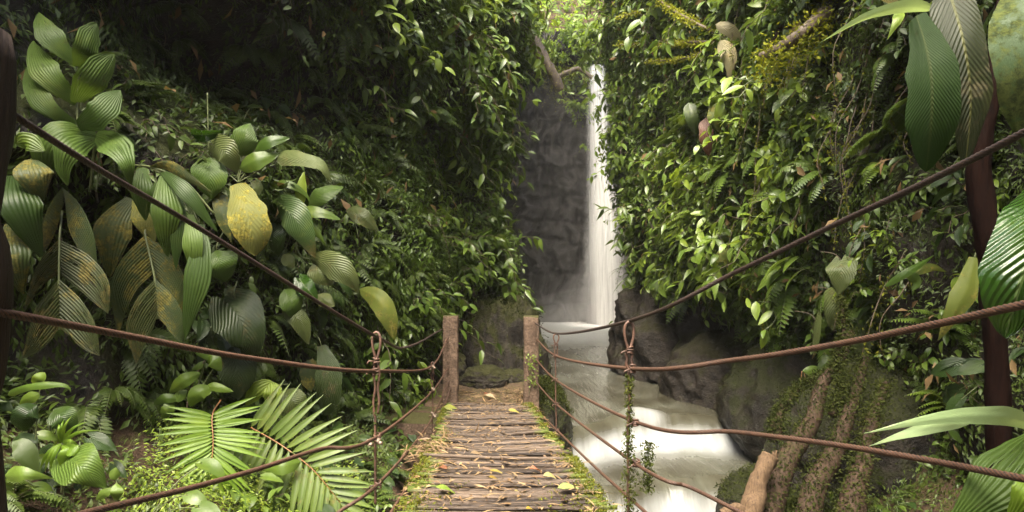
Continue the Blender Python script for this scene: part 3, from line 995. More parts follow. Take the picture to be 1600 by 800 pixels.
hanger(588, 519, [(587, 580), (590, 683), (591, 757)], 790, 3.26, .0062, 648, 120)
hanger(983, 503, [(988, 576), (992, 660), (994, 724)], 806, 3.0, .0062, 574, 1500)
hanger(869, 522, [(869, 556), (869, 594), (870, 632), (871, 673)], 695, 5.8, .0062, 560, 0, .03, True)
hanger(676, 566, [(676, 572), (677, 612), (677, 650)], 690, 6.4, .006, 600, 0, .02, True)
for px, py in ((672, 575), (678, 573), (677, 607), (676, 645), (679, 648), (578, 690), (593, 688)):
    dd = 6.35 if px > 600 else 3.22
    mb = MB()
    for q in range(2):
        V, Q = box(P(px, py, dd) + (q * .012 - .006, -.01, -.01 * q), (.018, .016, .045 if dd > 5 else .03), orient(np.array((.2, rng.normal(0, .3), 1)), np.array((0, -1, .1))).T)
        mb.add(V, Q)
    mb.build('cable_clip', M['clip'], parent=bridge)


def column(name, c, wx, wy, z0, z1, m, label, cat, seed, nrm=.008, sq=.28, lean=(0, 0), loc=None):
    n, k = 44, 60
    th = np.linspace(0, 2 * np.pi, n)
    zs = np.linspace(z0, z1, k)
    Z, T = np.meshgrid(zs, th, indexing='ij')
    cx, sy = np.sign(np.cos(T)) * np.abs(np.cos(T)) ** sq, np.sign(np.sin(T)) * np.abs(np.sin(T)) ** sq
    S = np.ones_like(Z)
    V = np.stack([c[0] + wx / 2 * cx + lean[0] * (Z - z0), c[1] + wy / 2 * sy + lean[1] * (Z - z0), Z], -1)
    V[..., :2] += (nrm * fbm(V * 7, 4, seed))[..., None] * np.stack([cx, sy], -1) * 1.6
    top = V[-1].mean(0)
    caps = [V]
    for f in (.93, .6, .02):
        r = top + (V[-1] - top) * f
        r[:, 2] = z1 + .006 * (1 - f) + nrm * .8 * fbm(r * 14, 2, seed + 3)
        caps.append(r[None])
    V = np.concatenate(caps)
    V[:, -1] = V[:, 0]
    mb = MB()
    mb.add(V.reshape(-1, 3), gridq(*V.shape[:2]), np.stack([np.zeros(V.shape[:2]), V[..., 2]], -1).reshape(-1, 2))
    return mb.build(name, m, loc=np.array((c[0], c[1], z0)), label=label, cat=cat)


pl, pr = P(704, 493, 7.7), P(830, 494, 7.7)
column('concrete_post', (pl[0], 7.72), .172, .17, -1.9, pl[2], M['concrete'], 'weathered concrete post at the left corner of the far landing', 'post', 3)
column('concrete_post', (pr[0], 7.72), .172, .17, -1.9, pr[2], M['concrete'], 'weathered concrete post at the far landing with a small vine on it', 'post', 8)
V0 = P(6, 50, 1.3)
column('wooden_post', (-1.075, 1.3), .17, .16, -2.6, .46, M['oldpost'], 'dark rough post close to the camera holding the rusty cables', 'post', 13, .02, .6)
column('wooden_post', (1.10, 1.25), .16, .16, -2.6, .42, M['oldpost'], 'dark rough post just outside the view holding the cables across from it', 'post', 17, .02, .6)
# concrete sill below the left post
mb = MB()
g = np.stack(np.meshgrid(np.linspace(-1, 1, 14), np.linspace(-1, 1, 14), indexing='ij'), -1)
for ax, sg in ((0, -1), (0, 1), (1, -1), (1, 1), (2, 1)):
    p = np.insert(g, ax, sg, -1)
    p = p * np.array((.36, .36, .42)) + np.array((-1.08, 7.25, -1.98))
    p = p + .03 * fbm(p * 4, 3, 6)[..., None] * np.array((1, 1, .5))
    q = gridq(14, 14)
    mb.add(p.reshape(-1, 3), q)
mb.build('abutment_block', M['concrete'], loc=(-1.08, 7.25, -2.4), label='stained concrete block under the left post beside the deck', cat='concrete block')

# ------------------------------------------------------------------ litter on the deck and landing
LITTER = [  # px, py, size px, heading, colour, label
    (582 + 108, 735, 24, 2.6, (.24, .10, .05), (.36, .16, .08), 'curled red brown leaf near the left edge of the deck'),
    (838, 737, 22, .2, (.42, .16, .09), (.55, .24, .14), 'orange pink fallen leaf right of the middle of the deck'),
    (697, 768, 34, .1, (.16, .26, .03), (.26, .36, .05), 'toothed bright green leaf lying on the near left slats'),
    (775, 740, 22, -.3, (.28, .20, .03), (.38, .29, .05), 'yellow green leaf in the middle of the deck'),
    (773, 750, 20, .2, (.30, .20, .03), (.40, .28, .06), 'olive yellow leaf beside another in mid deck'),
    (860, 747, 22, 0, (.38, .33, .12), (.46, .40, .16), 'pale yellow strip of leaf right of the orange leaf'),
    (888, 767, 34, .1, (.28, .36, .10), (.38, .45, .16), 'long pale green leaf on the near right slats'),
    (790, 724, 14, .5, (.025, .015, .01), (.05, .03, .02), 'dark curled leaf in the middle of the slats'),
    (720, 651, 12, 1.0, (.62, .56, .46), (.72, .66, .56), 'white upright scrap of leaf at the far left of the deck'),
    (803, 645, 18, 0, (.42, .34, .07), (.52, .44, .1), 'yellow leaf on the far half of the deck'),
    (706, 640, 24, .1, (.22, .26, .04), (.34, .36, .06), 'yellow green leaf by the left edge at the far slats'),
    (883, 785, 22, .8, (.10, .05, .03), (.17, .09, .05), 'dark brown torn leaf on the mossy right edge'),
    (829, 800, 16, .3, (.40, .28, .04), (.5, .36, .06), 'yellow leaf cut off at the near end of the deck'),
    (739, 605, 14, .2, (.26, .30, .05), (.4, .42, .1), 'lime leaf on the sandy landing'),
    (768, 623, 22, 0, (.42, .33, .2), (.55, .45, .28), 'flat tan leaf on the edge of the landing'),
    (762, 617, 14, .4, (.30, .09, .04), (.4, .14, .07), 'small red leaf on the landing'),
    (810, 771, 14, .4, (.34, .28, .10), (.44, .36, .14), 'small straw coloured leaf between the near slats'),
    (745, 712, 20, .15, (.28, .19, .10), (.36, .26, .15), 'thin brown leaf across the slats left of centre'),
]


def ondeck(px, py):
    """the point of the deck or landing seen at px,py"""
    dd = np.linspace(1.5, 9, 900)
    zt = np.where(dd < 7.72, zd(dd) + .02, -1.495)
    yy = YH - zt / dd * F
    return float(np.interp(-py, -yy, dd))


for px, py, sz, hd, c1, c2, lab in LITTER:
    dd = ondeck(px, py)
    p = P(px, py, dd)
    L = sz / F * dd * 1.05
    mb = MB()
    V, Q, uv = leaf(L, L * rng.uniform(.38, .6), 8, 6, 'oval', rng.uniform(.1, .5), rng.uniform(.2, .7), .05)
    V[:, 1] -= L / 2
    V[:, 2] += L * .08
    put(mb, (V, Q, uv), p + (0, 0, .012), (math.cos(hd), math.sin(hd) * 1.6, rng.normal(0, .08)), (rng.normal(0, .15), rng.normal(-.1, .15), 1), 1, rng.random())
    m = leafmat('fallen_leaf', tuple(.5 * q for q in c1), tuple(.62 * q for q in c2), .15, .5, ribs=6, ribstr=.4)
    mb.build('fallen_leaf', m, loc=p, label=lab, cat='leaf')
mb = MB()
TS = leaf(1, .12, 3, 2, 'lance', .2, .4)
TB = leaf(1, .5, 3, 2, 'oval', .3, .6)
n = 3600
dd = np.where(rng.random(n) < .4, rng.uniform(7.4, 8.9, n), 1.8 + 6 * rng.random(n))
t = np.clip(np.where(rng.random(n) < .5, rng.normal(0, .55, n), np.sign(rng.normal(0, 1, n)) * rng.normal(.85, .14, n)), -1.05, 1.05)
B = np.stack([(xl(dd) + xr(dd)) / 2 + t * .45, dd, np.where(dd < 7.72, zd(dd) + .022, -1.49)], -1)
# a heap of straw caught by the cable on the left edge
m2 = 260
ci = P(672, 705, ondeck(690, 705))
B[:m2] = ci + rng.normal(0, 1, (m2, 3)) * np.array((.07, .16, .012)) + np.array((0, 0, .02))
dirs = np.stack([rng.normal(0, 1, n), rng.normal(0, .7, n), rng.normal(0, .12, n)], -1)
up = np.stack([rng.normal(0, .3, n), rng.normal(0, .3, n), np.ones(n)], -1)
ml = leafmat('straw_litter', (.06, .03, .016), (.27, .19, .09), .1, .6)
h = n * 2 // 3
scatter(mb, TS, B[:h], dirs[:h], up[:h], rng.uniform(.03, .13, h), rng.random(h))
scatter(mb, TB, B[h:], dirs[h:], up[h:], rng.uniform(.012, .035, n - h), rng.random(n - h))
mb.build('leaf_litter', ml, kind='stuff', label='straw and small dry leaf scraps strewn over the deck and landing', loc=(0, 4, -1.2))
# ================================================================== the large leaves, one plant at a time
def hl(pts, wpx, d, shape='oval', roll=0., fold=.18, corr=None, nv=22, nu=12, bulge=.06, wav=.0, asym=0.):
    """a leaf blade along a path of pixels (x, y[, depth offset in metres]); roll turns it about its own midrib"""
    w = np.array([P(p[0], p[1], d + (p[2] if len(p) > 2 else 0.)) for p in pts])
    C = catmull(w, nv + 1)
    v = np.linspace(0, 1, nv + 1)
    L = np.linalg.norm(np.diff(C, axis=0), axis=1).sum()
    C[:, 1] -= bulge * L * np.sin(np.pi * v) * 1.5
    T = norm(np.gradient(C, axis=0))
    view = norm(-C)
    S = norm(np.cross(T, view))
    Nn = np.cross(S, T)
    rl = roll
    S, Nn = S * math.cos(rl) + Nn * math.sin(rl), Nn * math.cos(rl) - S * math.sin(rl)
    u = np.linspace(-1, 1, nu + 1)
    W = wpx / F * d / 2
    pw = prof(shape, v)[:, None] * W
    uu = u[None] * np.ones_like(pw)
    sd_ = rng.uniform(0, 90)
    edge = 1 + .12 * fbm(np.stack([v * 7 + sd_, 0 * v, 0 * v], -1), 3, 3)[:, None] * (uu > 0) + .12 * fbm(np.stack([v * 7 + sd_ + 40, 0 * v, 0 * v], -1), 3, 3)[:, None] * (uu < 0)
    lat = uu * pw * (1 + asym * np.sign(uu)) * edge
    z = -fold * np.abs(uu) ** 1.4 * pw + fold * pw * .3
    if corr:
        nn, am = corr
        z = z + am * W * np.sin(np.pi * nn * uu) * np.minimum(1, pw / W * 2)
    z = z + wav * W * np.sin(v * 11 + 1)[:, None] * np.abs(uu) ** 2
    z = z + .16 * W * fbm(np.stack([uu * 1.1 + sd_, v[:, None] * 3.2 + 0 * uu, 0 * uu], -1), 3, 8) * np.abs(uu) ** .7
    tw = rng.normal(0, .28) * (v - .3)[:, None]
    z = z + tw * uu * pw
    V = C[:, None] + S[:, None] * lat[..., None] + Nn[:, None] * z[..., None]
    if shape == 'heart':
        V = V - T[:, None] * (.62 * W * np.sin(np.abs(uu) ** .9 * 2.5) * (np.clip(1 - v / .35, 0, 1) ** 1.5)[:, None])[..., None]
    vv = np.repeat(v[:, None], nu + 1, 1)
    return V.reshape(-1, 3), gridq(nv + 1, nu + 1), np.stack([uu, vv], -1).reshape(-1, 2)


def patch(A, B, d, nl=26, na=73, corr=(12, .0045), bulge=.10):
    """a pleated lobe lofted between two edges given in pixels; the pleats run along its length"""
    a = catmull(np.array([P(p[0], p[1], d + (p[2] if len(p) > 2 else 0)) for p in A]), nl)
    b = catmull(np.array([P(p[0], p[1], d + (p[2] if len(p) > 2 else 0)) for p in B]), nl)
    t = np.linspace(0, 1, na)
    V = a[:, None] * (1 - t)[None, :, None] + b[:, None] * t[None, :, None]
    wd = np.linalg.norm(a - b, axis=1)
    z = bulge * wd[:, None] * np.sin(np.pi * t)[None] + corr[1] * np.minimum(1, wd / wd.max() * 2)[:, None] * np.sin(2 * np.pi * corr[0] * t)[None] * np.sin(np.pi * np.clip(t, .02, .98))[None] ** .3
    z = z + .25 * bulge * wd.max() * np.sin(np.pi * np.linspace(0, 1, nl))[:, None]
    V = V - norm(V) * z[..., None]
    v = np.repeat(np.linspace(0, 1, nl)[:, None], na, 1)
    u = np.repeat((t * 2 - 1)[None], nl, 0)
    return V.reshape(-1, 3), gridq(nl, na), np.stack([u, v], -1).reshape(-1, 2)


_gx, _gy = np.meshgrid(np.arange(-3.4, 5.2, .07), np.arange(1.4, 9.5, .07), indexing='ij')
_W = np.concatenate([GL.reshape(-1, 3), GR.reshape(-1, 3), np.stack([_gx, _gy, groundz(_gx, _gy)], -1).reshape(-1, 3)])
_W = _W[_W[:, 1] > 1.5]
_WX, _WY = proj(_W)


def wd(px, py):
    """distance of the cliff or bank behind a point of the photograph"""
    for r in (14, 30, 60):
        k = (np.abs(_WX - px) < r) & (np.abs(_WY - py) < r)
        if k.any(): return float(np.percentile(_W[k, 1], 8))
    return 9.


class Plant:
    def __init__(s, name, base, d, label, cat='plant', group=None):
        w = wd(*base)
        s.free = name in ('giant_leaf', 'hanging_leaf', 'arching_leaf', 'pleated_leaf', 'strap_leaf', 'blurred_leaf')
        if not s.free and w > d:                   # rooted on the wall or bank behind it
            d = d + .78 * max(0, w - .3 - d)
        elif not s.free:
            d = w - .3
        s.d, s.base, s.w = d, base, w
        s.o = empty(name, P(base[0], base[1], d), label, cat, group)
        if not s.free:
            s.stem([(base[0], base[1] - 2), (base[0] + 1, base[1] + 5, .1), (base[0] + 2, base[1] + 16, w + .08 - d)], .006, 'twig', n=10, r2=.008)

    def leaf(s, pts, w, m, shape='oval', part='leaf', label=None, dd=0., **kw):
        mb = MB()
        mb.add(*hl(pts, w, s.d + dd, shape, **kw), tint=rng.random())
        o = mb.build(part, M[m] if isinstance(m, str) else m, parent=s.o)
        if label: o['label'] = label
        a, b = s.base, pts[0]
        g = math.hypot(a[0] - b[0], a[1] - b[1])
        if not s.free and 5 < g < 160:
            s.stem([a, ((a[0] + b[0]) / 2 + g * .06, (a[1] + b[1]) / 2 - g * .12, .04 + dd), (b[0], b[1], dd + (b[2] if len(b) > 2 else 0))], .0032, 'stem', 'petiole', n=10, r2=.0022)
        return s

    def lobe(s, A, B, m, part='leaflet', dd=0., **kw):
        mb = MB()
        mb.add(*patch(A, B, s.d + dd, **kw), tint=rng.random())
        mb.build(part, M[m], parent=s.o)
        return s

    def stem(s, pts, r, m='stem', part='stem', dd=0., n=20, r2=None):
        C = catmull(np.array([P(p[0], p[1], s.d + dd + (p[2] if len(p) > 2 else 0)) for p in pts]), n)
        mb = MB()
        mb.add(*tube(C, np.linspace(r, r2 or r, n), 7))
        mb.build(part, M[m], parent=s.o)
        return s


def frond(pl_, pts, pairs, Lpx, wpx, a0, a1, m, rm='rachis', dd=0., shape='lance', lenprof=None, r=.005, droop=.25, jit=.05, stemto=None):
    """a feather shaped palm leaf: rachis through pixels, leaflets on both sides; one mesh of leaflets and one rachis"""
    d = pl_.d + dd
    C = catmull(np.array([P(p[0], p[1], d + (p[2] if len(p) > 2 else 0)) for p in pts]), pairs * 2)
    T = norm(np.gradient(C, axis=0))
    mb = MB()
    for sgn in (-1, 1):
        for k in range(pairs):
            i = min(2 * k + (sgn > 0), len(C) - 1)
            t = k / (pairs - 1)
            view = norm(-C[i])
            S = norm(np.cross(T[i], view)) * sgn
            ang = R(a0 + (a1 - a0) * t) + rng.normal(0, jit)
            L = Lpx / F * d * (lenprof(t) if lenprof else (.75 + .35 * math.sin(math.pi * min(1, t + .25)))) * rng.uniform(.93, 1.06)
            dr = T[i] * math.cos(ang) + S * math.sin(ang) + view * .22
            nn = view + S * rng.normal(.05, .12) + np.array((0, 0, .35))
            put(mb, leaf(L, wpx / F * d, 10, 4, shape, .35, droop), C[i], dr, nn, 1, rng.random())
    mb.build('leaflets', M[m], parent=pl_.o)
    if stemto:
        pts = list(stemto) + list(pts)
    pl_.stem(pts, r, rm, 'rachis', dd=dd, n=40, r2=r * .4)


# ---- left side
p = Plant('young_palm', (121, 215), 3.7, 'young palm with six broad pleated leaflets standing against the dark hollow', 'palm')
for base, mid, tip, w, sh in (((121, 198), (160, 182, -.05), (188, 141), 40, 'blunt'), ((121, 200), (78, 165, -.05), (41, 105, .05), 34, 'leaflet'),
                              ((121, 160), (152, 130, -.05), (178, 84), 46, 'blunt'), ((121, 160), (85, 122, -.05), (52, 64, .05), 42, 'leaflet'),
                              ((121, 104), (140, 80, -.03), (152, 36), 36, 'blunt'), ((119, 98), (88, 62, -.03), (60, 19), 38, 'leaflet')):
    p.leaf([base, mid, tip], w, 'plicate', sh, 'leaflet', corr=(11, .022), nu=44, fold=.12, bulge=.08, roll=rng.normal(0, .25))
p.stem([(120, 260), (121, 200), (121, 95)], .006)

p = Plant('palm_leaf', (150, 300), 3.35, 'arching pale green palm leaf split into two drooping lobes under the young palm', 'palm')
p.leaf([(152, 212), (110, 207, -.15), (78, 232, -.2), (72, 280, -.15)], 44, 'plicate', 'blunt', 'lobe', corr=(8, .02), nu=34, roll=-.5, fold=.1)
p.leaf([(150, 214), (118, 232, -.2), (103, 262, -.22), (106, 290, -.2)], 44, 'plicate', 'leaflet', 'lobe', corr=(8, .02), nu=34, roll=-.3, fold=.1)
p.leaf([(150, 211), (182, 225, -.1), (203, 255, -.18), (206, 292, -.15)], 46, 'plicate', 'leaflet', 'lobe', corr=(8, .02), nu=34, roll=.35, fold=.1)
p.stem([(150, 212), (148, 225, .1), (140, 300, .15)], .007)

p = Plant('mossy_palm_leaf', (40, 430), 3.2, 'mossy hanging palm leaf beside the dark wooden post', 'palm')
p.leaf([(48, 250), (60, 275, -.05), (70, 312)], 56, 'mossy', 'leaflet', 'lobe', corr=(9, .022), nu=38, roll=.2)
p.leaf([(22, 275), (42, 320, -.08), (66, 400)], 62, 'plicdark', 'leaflet', 'lobe', corr=(9, .022), nu=38, roll=.25)
p.leaf([(18, 350), (30, 400, -.08), (38, 462)], 46, 'mossy', 'leaflet', 'lobe', corr=(8, .022), nu=34, roll=.1)
p.leaf([(25, 225), (45, 222), (70, 236)], 30, 'mid', 'oval', 'lobe', corr=(6, .03), nu=26)

p = Plant('mossy_palm_leaf', (98, 300), 3.35, 'mossy forked palm leaf with lime moss tufts hanging above the torn forked leaf', 'palm')
p.lobe([(97, 292), (75, 325), (62, 370), (66, 395)], [(100, 310), (92, 345), (80, 378), (67, 395)], 'mossy')
p.lobe([(97, 292), (125, 320), (146, 365), (152, 412)], [(101, 312), (108, 360), (128, 395), (150, 412)], 'mossy')

p = Plant('torn_palm_leaf', (95, 375), 3.1, 'large brown green forked palm leaf with slits above the left cable', 'palm')
p.lobe([(92, 374), (62, 408), (44, 455), (36, 492)], [(92, 428), (70, 443), (50, 468), (37, 492)], 'mosshole')
p.lobe([(92, 374), (140, 400), (170, 440), (170, 490)], [(93, 428), (118, 448), (146, 472), (168, 490)], 'mosshole')
p.lobe([(92, 436), (58, 478), (44, 520), (34, 560)], [(93, 512), (76, 535), (56, 552), (36, 560)], 'mosshole', dd=-.06)
p.lobe([(92, 436), (128, 470), (150, 510), (156, 556)], [(94, 512), (112, 530), (134, 548), (155, 556)], 'mosshole', dd=-.06)
p.stem([(97, 330, .1), (93, 375), (92, 440, -.06), (93, 515, -.06)], .006)

p = Plant('torn_palm_leaf', (228, 368), 3.25, 'large olive forked palm leaf beside the torn one above the left cable', 'palm')
p.lobe([(226, 367), (188, 408), (172, 455), (184, 522)], [(238, 428), (212, 455), (196, 490), (186, 522)], 'mossy')
p.lobe([(226, 367), (262, 392), (288, 435), (285, 495)], [(239, 428), (256, 448), (272, 474), (284, 495)], 'mossy')
p.lobe([(242, 436), (212, 470), (197, 515), (212, 568)], [(246, 496), (235, 520), (224, 545), (214, 568)], 'mosshole', dd=-.06)
p.lobe([(242, 436), (272, 465), (290, 505), (286, 538)], [(247, 496), (258, 508), (272, 526), (285, 538)], 'mossy', dd=-.06)
p.stem([(222, 320, .1), (227, 367), (242, 437, -.06), (246, 498, -.06)], .006)
p.leaf([(207, 312, .1), (185, 355, .05), (172, 432, .05)], 52, 'mossy', 'leaflet', 'lobe', corr=(9, .022), nu=38, roll=-.2)
p.leaf([(214, 312, .1), (232, 340, .05), (240, 385, .05)], 40, 'yellowmoss', 'leaflet', 'lobe', corr=(8, .02), nu=34, roll=.3)

p = Plant('hanging_palm', (240, 265), 3.6, 'palm with long ribbed hanging leaflets crossed by the upper left cable', 'palm')
p.stem([(205, 258, .05), (240, 262), (290, 285), (335, 335, .05)], .006)
for pts, w, m in (([(222, 262), (224, 300, -.05), (228, 345)], 36, 'plicate'), ([(258, 275), (266, 330, -.06), (262, 402)], 44, 'plicate'),
                  ([(252, 268), (295, 300, -.04), (340, 362)], 24, 'plicdark'), ([(296, 335), (306, 385, -.05), (303, 442)], 32, 'plicate'),
                  ([(312, 350), (318, 420, -.02), (290, 530)], 40, 'plicdark'), ([(236, 262), (270, 262), (330, 300)], 20, 'mossy'),
                  ([(244, 285), (240, 320), (250, 362)], 12, 'plicate'), ([(278, 300), (285, 350), (275, 420)], 26, 'plicdark')):
    p.leaf(pts, w, m, 'leaflet', 'leaflet', corr=(8, .022), nu=34, roll=rng.normal(0, .3))

p = Plant('broadleaf_plant', (372, 275), 4.1, 'glossy broad leaved plant with a tall thin flower stalk above the yellow leaf', 'plant')
p.stem([(326, 235), (325, 190), (324, 145)], .0045)
p.leaf([(300, 210, .03), (325, 212, -.03), (349, 206, .03)], 24, 'glossy', 'oval', roll=-.6, fold=-.3)
p.leaf([(378, 245), (385, 215, -.03), (391, 192)], 40, 'ribbed', 'oval')
p.leaf([(334, 227), (356, 240, -.05), (373, 270)], 46, 'palegr', 'heart', roll=-.3)
p.leaf([(398, 236), (424, 222, -.03), (453, 216)], 20, 'mid', 'oval', roll=.5)
p.leaf([(328, 246), (331, 280, -.06), (330, 311, -.05)], 54, 'ribbed', 'oval')
p.leaf([(374, 264), (402, 252, -.04), (437, 240)], 28, 'mid', 'oval', roll=.4)
p.leaf([(430, 246), (470, 249, -.05), (505, 260, -.07), (518, 286, -.07)], 26, 'palegr', 'strap', roll=.5)
p.leaf([(392, 285), (402, 292), (405, 305)], 18, 'palegr', 'oval')
for q in ((380, 240), (334, 250), (396, 240), (374, 262), (432, 248)):
    p.stem([(372, 285), ((372 + q[0]) / 2, 268), q], .004)
p.leaf([(372, 287), (388, 325, -.08), (398, 365, -.1), (399, 400, -.08)], 58, 'yellowmoss', 'blunt', label='large leaf covered in yellow moss', wav=.06)
p.leaf([(345, 300), (352, 340), (362, 380)], 26, 'mossy', 'lance')

p = Plant('calathea', (462, 345), 4.2, 'plant with pale striped leaves and an upright lime bract over the left cable', 'plant')
p.leaf([(469, 328), (472, 300), (475, 268)], 18, 'yellow', 'leaflet', 'bract')
p.leaf([(482, 322), (505, 305, -.03), (537, 292)], 28, 'ribbed', 'oval', roll=.4)
p.leaf([(410, 296), (450, 288, -.04), (478, 303), (487, 322)], 16, 'mid', 'lance', roll=.6)
p.leaf([(418, 319, -.02), (452, 328, -.1), (474, 358, -.12), (492, 402, -.1)], 46, 'tipbrown', 'oval', roll=-.2)
p.leaf([(416, 345), (430, 372, -.04), (436, 402)], 36, 'ribdark', 'oval')
p.leaf([(462, 330), (500, 332, -.03), (533, 343)], 20, 'mid', 'oval', roll=.5)
p.leaf([(442, 398), (452, 408), (460, 418)], 20, 'palegr', 'oval')
p.leaf([(484, 404), (520, 414, -.06), (546, 432, -.08), (560, 457, -.06)], 42, 'palegr', 'oval', roll=-.2)
p.leaf([(490, 410), (500, 425, -.03), (520, 446)], 34, 'palegr', 'oval')
p.leaf([(466, 335), (488, 350), (510, 385)], 14, 'mid', 'lance')
p.stem([(462, 395), (466, 360), (470, 325)], .006)
p.stem([(466, 340), (440, 322), (418, 319)], .004)
p.stem([(462, 380), (470, 400), (486, 405)], .004)

Plant('single_leaf_plant', (560, 370), 4.6, 'grey green pointed leaf hanging alone against the dark ferns', 'plant').leaf([(541, 329), (566, 338, -.04), (591, 361)], 26, 'palegr', 'oval').stem([(546, 330), (530, 350), (525, 380, .1)], .003)
p = Plant('broadleaf_plant', (352, 440), 3.6, 'dark ribbed leaf hanging under the yellow mossy leaf at the upper left cable', 'plant')
p.leaf([(336, 392), (347, 412, -.04), (352, 440)], 52, 'ribbed', 'oval').stem([(350, 360, .1), (340, 380), (338, 394)], .004)
p = Plant('drooping_leaf_plant', (592, 480), 4.4, 'olive mossy leaf drooping to a point behind the left rope loop', 'plant')
p.leaf([(562, 452), (590, 466, -.05), (608, 492, -.06), (617, 532, -.05)], 34, 'olive', 'oval').stem([(545, 440), (556, 448), (564, 453)], .004)
p = Plant('glossy_leaf_plant', (478, 470), 3.9, 'small glossy green leaves under the striped plant', 'plant')
p.leaf([(468, 436), (482, 452, -.03), (498, 472)], 30, 'glossy', 'heart')
p.leaf([(444, 452), (458, 475, -.04), (463, 498)], 36, 'ribbed', 'oval')
p.leaf([(498, 460), (510, 470), (523, 478)], 24, 'palegr', 'oval')
p.leaf([(440, 480), (470, 500), (482, 538)], 30, 'palegr', 'oval')
p.stem([(470, 520), (468, 470), (470, 438)], .004)
p = Plant('mossy_leaf_plant', (510, 640), 3.9, 'long mossy leaf hanging straight down behind the lower left cable', 'plant')
p.leaf([(503, 540), (515, 575, -.05), (516, 612, -.06), (508, 650, -.04)], 40, 'mossshade', 'blunt').stem([(490, 520, .1), (498, 528), (503, 542)], .004)
p.leaf([(488, 560), (483, 590), (487, 612)], 26, 'mossy', 'oval', dd=.05)
p = Plant('mossy_leaf_plant', (385, 560), 3.7, 'huge dim moss covered leaf in the shade above the bright palm frond', 'plant')
p.leaf([(352, 470), (380, 500, -.06), (392, 540, -.06), (380, 560)], 78, 'mossshade', 'heart').stem([(370, 440, .1), (366, 455), (368, 467)], .005)
p.leaf([(365, 540), (375, 580, -.04), (372, 625, -.04)], 56, 'mossshade', 'oval', dd=.06)
p = Plant('twin_leaf_seedling', (420, 640), 3.2, 'seedling with a pair of bright green ribbed leaves above the second palm frond', 'seedling')
p.leaf([(426, 596), (405, 608, -.03), (384, 634)], 26, 'yellow', 'oval', corr=(5, .04), nu=26)
p.leaf([(424, 596), (427, 614, -.03), (421, 634)], 28, 'yellow', 'oval', corr=(5, .04), nu=26)
p.stem([(418, 660, .05), (423, 625, .05), (426, 597)], .003)
p = Plant('grey_leaf_plant', (460, 640), 3.3, 'rounded grey mossy leaf right of the pair of bright leaves', 'plant')
p.leaf([(442, 610), (460, 626, -.05), (480, 652)], 40, 'palegr', 'oval').stem([(450, 600), (440, 602), (442, 611)], .003)

p = Plant('palm_frond', (332, 655), 2.9, 'sunlit yellow green palm frond spreading its leaflets like a fan', 'palm')
frond(p, [(332, 648), (333, 690, -.08), (331, 722, -.12), (330, 752, -.12)], 21, 78, 8.5, 112, 14, 'palm', lenprof=lambda t: .82 + .25 * math.sin(math.pi * (t * .8 + .1)) - .22 * max(0, t - .7) / .3, stemto=[(345, 625, .12)], droop=.3)
p = Plant('palm_frond', (450, 705), 3.0, 'dull olive palm frond slanting under the lower left cable', 'palm')
frond(p, [(392, 668, .05), (440, 696, -.03), (490, 735, -.08), (535, 790, -.1)], 17, 92, 11, 92, 32, 'palmdull', lenprof=lambda t: .62 + .5 * math.sin(math.pi * (t * .7 + .25)), droop=.35)
p.leaf([(470, 722), (440, 728, -.05), (408, 735)], 26, 'mid', 'lance', dd=-.15)
p.leaf([(452, 735), (430, 752), (380, 770)], 24, 'mid', 'lance', dd=-.12)

p = Plant('fan_palm_seedling', (96, 700), 2.7, 'small fan shaped palm seedling with narrow bright blades', 'seedling')
for tip in ((62, 735), (70, 738), (78, 742), (100, 655), (112, 650), (140, 658), (158, 672), (128, 700), (92, 662)):
    mx, my = (97 + tip[0]) / 2, (692 + tip[1]) / 2 - 8
    p.leaf([(97, 692), (mx, my, -.03), tip], 6, 'palm', 'lance', 'blade', nu=4)
for tip in ((100, 740), (128, 712)):
    p.leaf([(100, 694), ((100 + tip[0]) / 2 + 6, 705, -.03), tip], 20, 'palm', 'leaflet', 'blade', nu=8)
p.stem([(97, 692), (98, 720), (96, 770)], .004)
p = Plant('heart_leaf_plant', (120, 730), 2.6, 'large light green heart shaped leaf low beside the fan palm seedling', 'plant')
p.leaf([(102, 716, .02), (135, 728, -.05), (166, 762, -.02)], 68, 'ribbed', 'heart', fold=.12).stem([(100, 790, .05), (100, 750, .04), (104, 718, .02)], .004)
p = Plant('corrugated_leaf_plant', (44, 660), 2.6, 'dark corrugated leaf with one brown patch next to the dark post', 'plant')
p.leaf([(58, 632), (44, 648, -.04), (38, 674)], 40, 'ribdark', 'oval', corr=None).stem([(48, 720), (56, 680), (58, 634)], .003)
p.leaf([(62, 615), (48, 622), (32, 633)], 18, 'bright', 'oval')
p.leaf([(70, 582), (62, 592, -.02), (54, 602)], 18, 'bright', 'oval')
p.leaf([(60, 690), (40, 685), (18, 690)], 20, 'ribdark', 'oval')
p.leaf([(60, 712), (38, 706), (16, 712)], 20, 'ribdark', 'oval')
p = Plant('corrugated_leaf_plant', (104, 660), 2.9, 'dark corrugated leaf in the shade above the fan palm seedling', 'plant')
p.leaf([(84, 640), (102, 652, -.03), (120, 674)], 40, 'ribdark', 'oval').stem([(80, 700, .05), (78, 660), (84, 641)], .003)
p = Plant('strap_leaf', (60, 605), 2.2, 'curling strap shaped leaf coming from behind the dark post', 'plant')
p.leaf([(12, 618), (50, 604, -.03), (92, 600, -.04), (108, 604, -.04), (111, 613, -.04)], 11, 'mid', 'strap', nu=6)
p = Plant('blurred_leaf', (40, 745), 1.9, 'dim pointed leaf low in front of the dark post', 'plant')
p.leaf([(8, 742), (45, 738, -.03), (85, 748)], 24, 'mid', 'lance').leaf([(20, 690), (40, 700), (62, 740)], 30, 'dark', 'oval')
p = Plant('climbing_sapling', (300, 630), 3.0, 'sapling with pointed oval leaves left of the sunlit palm frond', 'sapling')
p.stem([(300, 700, .05), (292, 640), (305, 590), (322, 560)], .004, 'twig')
